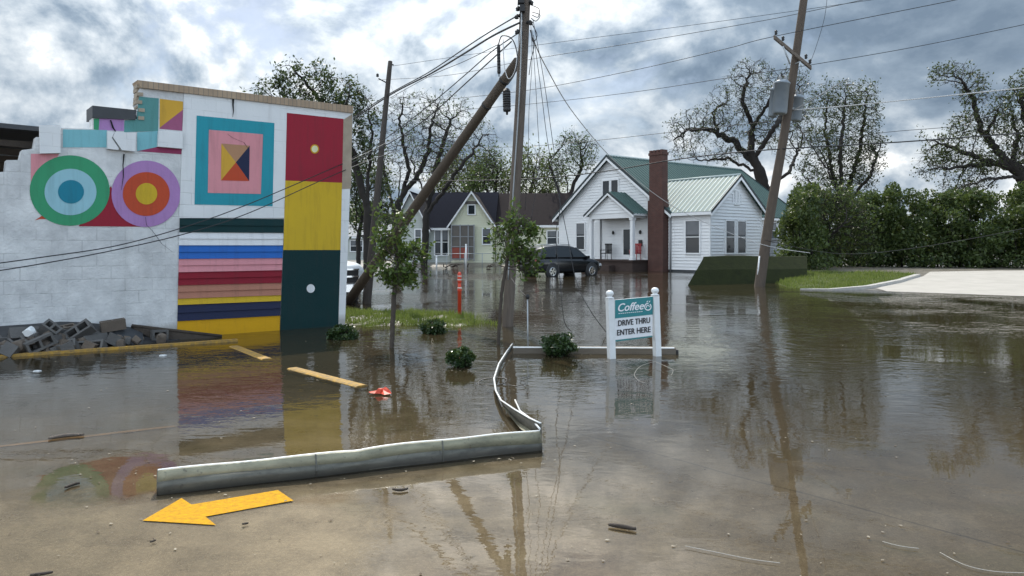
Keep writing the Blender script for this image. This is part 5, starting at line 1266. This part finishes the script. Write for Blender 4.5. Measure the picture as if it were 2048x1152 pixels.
# ------------------------------------------------------------------ poles
def spline(pts, n=8):
    pts = [Vector(p) for p in pts]
    if len(pts) == 2: return [pts[0].lerp(pts[1], i / n) for i in range(n + 1)]
    out = []
    for i in range(len(pts) - 1):
        p0, p1, p2, p3 = pts[max(i - 1, 0)], pts[i], pts[i + 1], pts[min(i + 2, len(pts) - 1)]
        for k in range(n):
            t = k / n; out.append(.5 * ((2 * p1) + (p2 - p0) * t + (2 * p0 - 5 * p1 + 4 * p2 - p3) * t * t + (3 * p1 - p0 - 3 * p2 + p3) * t ** 3))
    out.append(pts[-1]); return out
def pole_shaft(root, path, r, m):
    mb = MB(); pts = spline(path, 6); n = len(pts); rr = [r[0] + (r[1] - r[0]) * i / (n - 1) for i in range(n)]; mb.tube(pts, rr, 14); return part("shaft", mb, m, root)
def main_pole():
    b = G(1013, 652); b.z = -.4; top = P(1054, -70, 13.4)
    R_ = thing("utility_pole", "tall weathered wooden pole tangled with cables, rising behind the right young tree", "utility pole", tuple(b))
    pole_shaft(R_, [b, P(1025, 470, 14.0), P(1041, 200, 13.7), top], (.108, .090), M_pole)
    mb = MB()
    for i, (y, dx) in enumerate(((20, -.13), (48, .12), (8, .11), (66, -.12), (36, -.14))): c = P(1051 - (y - 0) * .06, y, 13.5); mb.tube([c, c + Vector((dx, -.10, .02))], .025, 6); mb.lathe(c + Vector((dx, -.10, -.02)), [(.02, -.03), (.04, -.02), (.03, 0), (.042, .015), (.025, .04)], 8)
    part("insulator", mb, M_rubber, R_)
    mb = MB(); mb.tube(spline([P(1043, 5, 13.35), P(1040, 160, 13.5), P(1024, 420, 13.85), P(1016, 560, 13.95)], 6), .014, 5); part("ground_wire", mb, M_zinc, R_)
    mb = MB()
    for p in ([(1062, 10), (1078, 18), (1076, 34), (1064, 30)], [(1064, 24), (1080, 30), (1072, 42), (1062, 36)], [(1064, 48), (1074, 70), (1066, 84), (1062, 60)], [(1040, 0), (1036, 12), (1044, 26), (1046, 40)], [(1060, 60), (1068, 90), (1062, 120), (1058, 150)]):
        mb.tube(spline([P(x, y, 13.3) for x, y in p], 6), .008, 5)
    part("cable_loop", mb, M_wire, R_)
    mb = MB(); a = P(1046, 8, 13.4); mb.box((a.x - .1, a.y - .14, a.z - .02), (a.x + .02, a.y, a.z + .25)); mb.box((a.x - .06, a.y - .12, a.z - .16), (a.x + .03, a.y, a.z - .04)); part("bracket", mb, M_rubber, R_)
main_pole()
def brace_pole():
    b = G(694, 606); b.z = -.2; t = P(1036, 122, 14.0)
    R_ = thing("leaning_pole", "thick snapped wooden pole leaning from the lower left onto the tall pole", "utility pole", tuple(b))
    b2 = P(697, 603, 19.5); pole_shaft(R_, [b2 + (b2 - t).normalized() * .5, t], (.130, .092), M_pole2)
    for u in (.86, .94): mb = MB(); c = b2.lerp(t, u); d = (t - b2).normalized(); mb.tube([c - d * .02, c + d * .02], .108, 12); part("band", mb, M_rubber, R_)
brace_pole()
def thin_pole():
    b = G(731, 607); b.z = -.3
    R_ = thing("utility_pole", "slim dark pole with a flat cut top, just right of the mural wall", "utility pole", tuple(b))
    pole_shaft(R_, [b, P(744, 500, 20), P(763, 300, 20.5), P(780.5, 123, 21)], (.125, .062), M_pole3)
    mb = MB(); a = P(772, 165, 20.7); mb.tube([a, P(757, 157, 20.6)], .018, 6); mb.lathe(P(755, 154, 20.6), [(.02, 0), (.045, .02), (.03, .05), (.04, .07), (.015, .1)], 8); mb.tube([P(781, 128, 21), P(787, 130, 21)], .02, 6); part("insulator", mb, M_rubber, R_)
thin_pole()
def right_pole():
    b = G(1516, 573); b.z = -.4; Yp = 28.6; top = P(1616, -60, Yp)
    R_ = thing("utility_pole", "leaning brown pole with transformers and a crossarm, at the lawn's left tip", "utility pole", tuple(b))
    pole_shaft(R_, [b, P(1540, 430, Yp), P(1573, 240, Yp), top], (.205, .138), M_poleR)
    mb = MB(); a = P(1548, 74, Yp - .25); c = P(1622, 136, Yp - .25); d = (c - a).normalized(); mb.prism([a + Vector((0, -.06, -.07)), a + Vector((0, .06, -.07)), a + Vector((0, .06, .07)), a + Vector((0, -.06, .07))], c - a); ca = part("crossarm", mb, M_pole, R_)
    mb = MB(); mb.tube([P(1566, 92, Yp - .3), P(1580, 128, Yp - .15)], .03, 6); mb.tube([P(1604, 121, Yp - .3), P(1590, 128, Yp - .15)], .02, 6); part("crossarm_brace", mb, M_zinc, R_)
    for x, y in ((1552, 72), (1566, 84), (1612, 120), (1620, 130)): mb = MB(); mb.lathe(P(x, y, Yp - .25), [(.025, .04), (.06, .08), (.04, .12), (.065, .16), (.03, .22)], 10); part("insulator", mb, M_rubber, R_)
    for (x, y0, y1, w, dy, lean) in ((1562, 163, 228, 14, -.5, -3), (1548, 176, 234, 9, .0, -3), (1594, 192, 242, 11, .5, -3)):
        mb = MB(); t = P(x + 3, y0, Yp + dy); u = P(x + lean, y1, Yp + dy); r = w * Yp / F; ax = (t - u); L = ax.length; mb.lathe(u, [(r * .8, 0), (r, .05), (r, L - .1), (r * 1.06, L - .1), (r * 1.06, L - .04), (r * .7, L + .04), (r * .1, L + .07)], 18, 0, ax.normalized()); tr = part("transformer", mb, M_tank, R_)
        mb = MB(); 
        for k in (-.4, .4): mb.lathe(t + Vector((k * r, -.05, .0)), [(.05, 0), (.07, .06), (.05, .09), (.07, .13), (.04, .17), (.02, .24)], 8)
        part("bushing", mb, M_grey, tr)
        mb = MB(); c = P(1572, (y0 + y1) / 2, Yp); mb.tube([c, (t + u) / 2], .05, 6); part("mounting_arm", mb, M_zinc, tr)
    mb = MB(); mb.tube(spline([P(1585, 222, Yp), P(1630, 196, Yp - .6), P(1697, 156, Yp - 1.2)], 6), .022, 7); la = part("lamp_arm", mb, M_grey, R_)
    mb = MB(); c = P(1698, 166, Yp - 1.2); mb.lathe(c, [(.08, .02), (.125, -.05), (.11, -.08), (.04, -.09)], 14); mb.lathe(c, [(.08, .0), (.06, .08), (.07, .12), (.05, .17), (.02, .19)], 12); part("lamp_head", mb, M_zinc, la)
    mb = MB(); mb.tube([P(1519, 512, Yp - .26), P(1514, 566, Yp - .3)], .03, 6); part("conduit", mb, M_signw, R_)
right_pole()
# cable closures hung in the tangle
def closure(name, label, px, y0, y1, w, Y):
    t = P(px, y0, Y); b = P(px + 1, y1, Y); L = (t - b).length; r = w * Y / F
    mb = MB(); prof = [(r * .25, -.05), (r * .3, 0), (r * .9, .01), (r, .04)]
    for k in range(7): z = .05 + (L - .12) * k / 7; prof += [(r, z), (r * .93, z + .02), (r * .93, z + .05), (r, z + .07)] if L > .4 else [(r, z)]
    prof += [(r, L - .05), (r * .7, L), (r * .2, L + .02)]; mb.lathe(b, prof, 12, 0, (t - b).normalized()); single(name, mb, M_rubber, tuple(b), label, "cable closure")
closure("cable_closure", "narrow black cable closure hanging left of the tall pole among the wires", 997, 90, 148, 3.6, 13.6)
closure("cable_closure", "fat black cable closure dangling below the leaning pole's tip", 1013, 178, 224, 8.0, 13.4)

# ------------------------------------------------------------------ wires
def wire(label, pts, r, m=None, name="overhead_cable", cat="cable", group="cables strung between the poles"):
    mb = MB(); mb.tube(spline([P(*p) for p in pts], 8), r, 5); single(name, mb, m or M_wire, tuple(P(*pts[0])), label, cat, group)
wire("topmost black cable from the tall pole's head down to the slim pole", [(1042, 27, 13.4), (960, 76, 15.5), (860, 143, 18.2), (780, 187, 20.6), (690, 245, 24)], .013)
wire("heaviest black cable just under the topmost one, tall pole to slim pole", [(1042, 44, 13.4), (985, 72, 14.8), (930, 106, 16.2), (860, 148, 18.2), (780, 190, 20.6), (690, 250, 24)], .020)
wire("thin cable between the heavy cable and the two sagging lower ones", [(998, 88, 13.6), (930, 122, 15.5), (860, 152, 17.5), (780, 196, 20.5)], .007)
wire("upper of the two slack cables sloping from the tall pole down past the bare trees", [(1040, 64, 13.4), (985, 102, 14.6), (930, 150, 15.8), (860, 209, 17.5), (760, 285, 20), (700, 318, 22)], .011)
wire("lower of the two slack cables sloping down past the bare trees to the mural's corner", [(1023, 83, 13.4), (930, 168, 15.5), (860, 231, 17.5), (790, 280, 19.5), (705, 325, 22)], .013)
wire("black cable crossing the mural's yellow block, higher of the pair", [(-60, 534, 9.6), (80, 515, 10.0), (230, 492, 10.8), (360, 457, 11.4), (480, 415, 12.2), (620, 356, 13.2), (735, 305, 15.5), (790, 276, 19.5)], .008)
wire("black cable just below the first across the mural, lower of the pair", [(-60, 550, 9.6), (80, 528, 10.0), (230, 500, 10.8), (380, 465, 11.5), (500, 425, 12.3), (640, 362, 13.4), (735, 322, 15.5), (800, 300, 20)], .008)
wire("high power line passing above the right pole's top", [(785, 132, 40), (1060, 92, 36), (1400, 48, 33), (1755, -2, 30), (2100, -55, 28)], .010, name="power_line", cat="power line", group="power lines across the sky")
wire("power line running right from the tall pole over the crossarm's left end", [(755, 160, 45), (900, 150, 40), (1059, 119, 36), (1260, 87, 33), (1500, 46, 30.5), (1655, 15, 29), (2048, -70, 27)], .012, name="power_line", cat="power line", group="power lines across the sky")
wire("power line meeting the right pole's crossarm on its left insulator", [(880, 200, 42), (1059, 180, 38), (1260, 142, 34), (1450, 98, 30), (1552, 72, 28.3), (1920, -2, 26), (2100, -40, 25)], .013, name="power_line", cat="power line", group="power lines across the sky")
wire("power line meeting the crossarm's right end, above the feathery tree", [(800, 230, 46), (1059, 208, 40), (1260, 185, 35), (1440, 158, 31), (1620, 130, 28.3), (1850, 90, 27), (2100, 38, 26)], .012, name="power_line", cat="power line", group="power lines across the sky")
wire("pale service line from the transformers to the right edge of the view", [(1588, 220, 28.4), (1700, 211, 27.5), (1850, 196, 26.5), (2100, 170, 25.5)], .019, M_wirew, name="power_line", cat="power line", group="power lines across the sky")
wire("lower thin line right of the transformer pole, over the bright gap in the clouds", [(1575, 292, 28.4), (1760, 266, 27.5), (1900, 254, 26.5), (2100, 234, 25.5)], .010, name="power_line", cat="power line", group="power lines across the sky")
wire("thick dark telephone cable crossing the white house's roof and chimney", [(690, 362, 46), (820, 362, 43), (1000, 360, 39), (1130, 352, 36), (1240, 338, 33.5), (1345, 320, 31.5), (1450, 307, 30), (1560, 298, 28.5), (1800, 284, 27), (2100, 262, 25.5)], .024, name="telephone_cable")
wire("faint line level behind the tall pole and above the white gable's peak", [(780, 292, 46), (920, 296, 42), (1060, 292, 38), (1200, 280, 34), (1345, 264, 31.5), (1565, 240, 28.6)], .011, name="telephone_cable")
wire("long pale drop cable sagging across the chimney and the wing's windows", [(1064, 72, 13.4), (1090, 130, 15), (1150, 230, 18), (1240, 332, 22), (1345, 412, 25.5), (1440, 458, 27.5), (1535, 492, 28.1), (1620, 506, 28.6)], .011, M_wirew, name="drop_cable", cat="cable")
wire("slack dark cable drooping in front of the hedge", [(1530, 480, 28.3), (1620, 500, 28.6), (1700, 508, 29), (1800, 500, 30), (1950, 476, 30), (2100, 446, 30)], .010, M_rubber, name="drop_cable", cat="cable")
wire("loose cable hanging straight down the tall pole's right side", [(1061, 40, 13.4), (1064, 120, 13.5), (1058, 220, 13.6), (1056, 330, 13.8), (1050, 420, 13.9)], .005, name="hanging_cable", group="cables hanging from the tall pole")
wire("second loose cable right of the tall pole, ending in the young tree", [(1064, 60, 13.3), (1070, 150, 13.3), (1075, 240, 13.3), (1078, 330, 13.3), (1062, 440, 13.2)], .005, name="hanging_cable", group="cables hanging from the tall pole")
wire("long loose cable dropping past the suv into the water by the coffee sign", [(1067, 70, 13.3), (1082, 180, 13.3), (1098, 300, 13.2), (1130, 450, 12.8), (1152, 560, 12.3), (1180, 620, 12.0), (1212, 664, 12.8)], .006, name="hanging_cable", group="cables hanging from the tall pole")
wire("outermost loose cable fanning right of the tall pole and curling at the car", [(1066, 40, 13.3), (1086, 150, 13.3), (1102, 260, 13.2), (1120, 400, 12.9), (1112, 470, 12.8), (1120, 560, 12.6), (1128, 640, 12.4), (1142, 662, 13.2)], .006, name="hanging_cable", group="cables hanging from the tall pole")
wire("curved black loop joining the narrow closure over the leaning pole's tip", [(997, 88, 13.5), (1004, 72, 13.4), (1022, 76, 13.3), (1032, 96, 13.3), (1035, 125, 13.3), (1028, 150, 13.3), (1016, 168, 13.3)], .011, name="cable_loop", cat="cable")
wire("pale looped cable dangling between the two closures", [(1006, 78, 13.5), (1007, 110, 13.4), (1010, 140, 13.4), (1018, 158, 13.35), (1030, 140, 13.3), (1036, 100, 13.3), (1044, 40, 13.3)], .008, M_wirew, name="cable_loop", cat="cable")
wire("thin line dropping from the top edge beside the right pole", [(1655, -10, 27), (1648, 40, 27.3), (1630, 100, 27.8), (1618, 130, 28.2)], .008, name="tap_wire")

# ------------------------------------------------------------------ small things in the water
def delineator():
    b = G(919, 632); root = thing("marker_post", "orange red flexible marker post at the edge of the wet grass", "marker post", tuple(b)); s = b.y / F
    mb = MB(); h = 66 * s; mb.lathe(b - Vector((0, 0, .2)), [(.040, 0), (.040, .2 + h * .75), (.047, .2 + h * .76), (.047, .2 + h * .8), (.035, .2 + h * .82), (.035, .2 + h)], 14); part("tube", mb, M_orange, root)
    mb = MB(); t = b + Vector((0, 0, h)); mb.lathe(t, [(.036, 0), (.044, .02), (.042, .2), (.02, .24)], 12); part("cap", mb, M_orange, root)
    for z in (h * .84, h + .06, h + .14): mb = MB(); mb.lathe(b + Vector((0, 0, z)), [(.0455, 0), (.0455, .02)], 12); part("band", mb, M_reflect, root)
delineator()
def stake():
    b = G(1056, 692); root = thing("thin_stake", "thin white stake with a black knob between the tall pole and the big shrub", "stake", tuple(b)); t = P(1055, 594, b.y)
    mb = MB(); mb.tube([b - Vector((0, 0, .3)), t], .0105, 8); part("shaft", mb, M_zinc, root); mb = MB(); mb.lathe(t, [(.02, -.03), (.03, -.01), (.032, .02), (.015, .04)], 10); part("knob", mb, M_rubber, root)
    mb = MB(); mb.tube(spline([t, P(1040, 580, b.y + 1), P(1022, 556, 13.4)], 6), .005, 4); part("wire_tie", mb, M_wire, root)
stake()
def olive_slab():
    Y = 29.2; b0, b1 = P(1374, 571, Y), P(1612, 562, Y + 2.2); t0, t1 = P(1408, 514, Y + 1.2), P(1614, 512, Y + 3.6); b0.z = -.05; b1.z = -.05
    mb = MB(); n = 14; vs = []
    for i in range(n + 1):
        t = i / n; lo = b0.lerp(b1, t); hi = t0.lerp(t1, t) + Vector((0, 0, .03 * math.sin(6 * t))); mid = lo.lerp(hi, .5) + Vector((0, -.10, .05)); bk = hi + Vector((.1, .5, .01)); bb = Vector((bk.x, bk.y + .3, -.1)); vs += [lo, mid, hi, bk, bb]
    mb.add(vs, [(5 * i + k, 5 * i + 5 + k, 5 * i + 6 + k, 5 * i + 1 + k) for i in range(n) for k in range(4)], 0, False); mb.add(vs[:5], [(0, 1, 2, 3, 4)]); mb.add(vs[-5:], [(0, 1, 2, 3, 4)])
    single("slanted_slab", mb, M_slab, tuple(b0), "dark olive green sloping slab standing in the water before the white house's wing", "slab")
olive_slab()
def bits():
    rng = random.Random(21)
    mb = MB(); c = G(985, 767); pts = [c + Vector((.16 * math.cos(a), .10 * math.sin(a), .02 + .03 * math.sin(a * 1.0 + .5))) for a in np.linspace(0, 6.6, 26)]; mb.tube(pts, .006, 5)
    mb.tube(spline([G(1005, 765, .02), G(1030, 772, .02), G(1052, 766, .03), G(1040, 758, .02), G(1062, 752, .01)], 6), .004, 4); single("wire_coil", mb, M_wire, tuple(c), "coil of black wire floating around the torn gutter strip", "wire")
    mb = MB(); mb.tube(spline([G(1312, 722, .05), G(1282, 732, .05), G(1269, 748, .03), G(1276, 760, .02), G(1290, 766, .01)], 6), .0022, 5); mb.tube(spline([G(1312, 724, .05), G(1335, 734, .04), G(1346, 740, .03), G(1343, 750, 0)], 6), .0022, 5); single("pale_twig", mb, M_rope, tuple(G(1312, 725)), "pale forked twig floating at the coffee sign's right post", "twig")
    def leafy(px, py, w, label, m, name, cat):
        c = G(px, py, .01); mb = chunk_mesh(1.0, rng); s = w / F * c.y; mb.v = [(c.x + x * s, c.y + y * s * .8, max(0, z) * s * .35 + .0) for x, y, z in mb.v]; single(name, mb, m, tuple(c), label, cat)
    c = G(766, 786, .01); mb = MB(); n = 14; vs = [c + Vector((0, 0, .05))]
    for ring, rr in ((0, .045), (1, .09)):
        for k in range(n): a = 6.283 * k / n; r = rr * rng.uniform(.6, 1.35) * (1 if ring else .9); vs.append(c + Vector((r * math.cos(a) * 1.25, r * math.sin(a), rng.uniform(.0, .012) if ring else rng.uniform(.015, .07))))
    mb.add(vs, [(0, 1 + k, 1 + (k + 1) % n) for k in range(n)] + [(1 + k, 1 + n + k, 1 + n + (k + 1) % n, 1 + (k + 1) % n) for k in range(n)])
    single("plastic_scrap", mb, M_orange, tuple(c), "crumpled orange plastic scrap floating near the yellow parking stop", "scrap")
    leafy(75, 741, 9, "white scrap floating in front of the rubble at the left edge", M_signw, "foam_scrap", "scrap"); leafy(326, 710, 9, "white foam lump floating before the yellow stripe", M_signw, "foam_scrap", "scrap")
    def stick(p, r, label, m=M_darkwood):
        mb = MB(); pts = spline([G(x, y, .012) for x, y in p], 5); n = len(pts); mb.tube(pts, [r * (.5 + .5 * math.sin(math.pi * (i + .6) / (n + .2))) for i in range(n)], 6)
        for k in range(2): q = pts[rng.randrange(1, n - 1)]; mb.tube([q, q + Vector((rng.uniform(-.04, .04), rng.uniform(-.03, .03), .006))], r * .3, 4)
        single("stick", mb, m, tuple(pts[0]), label, "stick", "sticks and twigs on the wet slab")
    stick([(97, 877), (130, 871), (168, 869)], .015, "thick grey stick lying on the faded orange line at left", M_pole); stick([(1217, 1049), (1245, 1053), (1272, 1058)], .012, "short dark stick on the open wet slab below the coffee sign")
    stick([(785, 978), (800, 980), (816, 977)], .009, "dark stub of bark just below the gutter's middle"); stick([(60, 1150), (80, 1148), (106, 1144)], .008, "thin twig at the photo's bottom left corner"); stick([(484, 1048), (497, 1046)], .006, "small twig right of the yellow arrow's head"); stick([(300, 1084), (312, 1080)], .005, "tiny twig below the yellow arrow's tip")
    stick([(130, 975), (148, 968), (160, 966)], .010, "greenish twig left of the gutter's near end")
    def cord(p, label):
        mb = MB(); mb.tube(spline([G(x, y, .009) for x, y in p], 6), .0018, 5); single("loose_rope", mb, M_rope, tuple(G(*p[0])), label, "rope")
    cord([(1370, 1092), (1430, 1104), (1500, 1118), (1560, 1126)], "thin pale cord lying on the wet slab at the bottom right"); cord([(1765, 1083), (1800, 1092), (1838, 1097)], "short pale cord on the slab near the long joint"); cord([(1880, 1105), (1930, 1130), (1990, 1143), (2060, 1146)], "curved pale cord at the photo's bottom right corner")
    mb = MB(); nr = np.random.RandomState(8)
    for i in range(1150):
        if i < 620: px = nr.uniform(-40, 2090); py = 690 + 470 * nr.rand() ** 1.2; c = G(px, py, .006)
        else:      # drifts caught against things, and a scum line across the slab
            cx, cy, rx, ry = [(923, 738, 40, 6), (1118, 712, 50, 6), (560, 968, 260, 8), (1270, 722, 60, 8), (1600, 880, 160, 14), (1150, 735, 60, 8), (250, 930, 90, 20), (1450, 700, 160, 14), (690, 688, 40, 6)][i % 9]
            c = G(cx + nr.normal() * rx, cy + nr.normal() * ry + (-.1 * 0), .006)
            if i % 9 == 2: c = G(560 + 260 * nr.uniform(-1, 1), 0 + 975 - (0) , .006); k = nr.uniform(0, 1); a_ = G(315, 997).lerp(G(1083, 908), k); c = Vector((a_.x + nr.normal() * .03, a_.y - abs(nr.normal()) * .06, .006))
        if gzf(c.x, c.y) > .002: continue
        z = .005; s = (.003 + .012 * nr.rand() ** 4) * (1 + .07 * max(0, c.y - 5)); a = nr.rand() * 6.28; u = Vector((math.cos(a), math.sin(a), 0)) * s; v = Vector((-u.y, u.x, 0)) * .6; q = Vector((c.x, c.y, z))
        mb.add([q - u - v * .4, q + v, q + u, q - v + u * .2, q + Vector((0, 0, s * .12))], [(0, 1, 4), (1, 2, 4), (2, 3, 4), (3, 0, 4)], int(nr.rand() < .35))
    single("floating_litter", mb, [M_leafbit, M_leafdark], (0, 0, 0), kind="stuff")
bits()
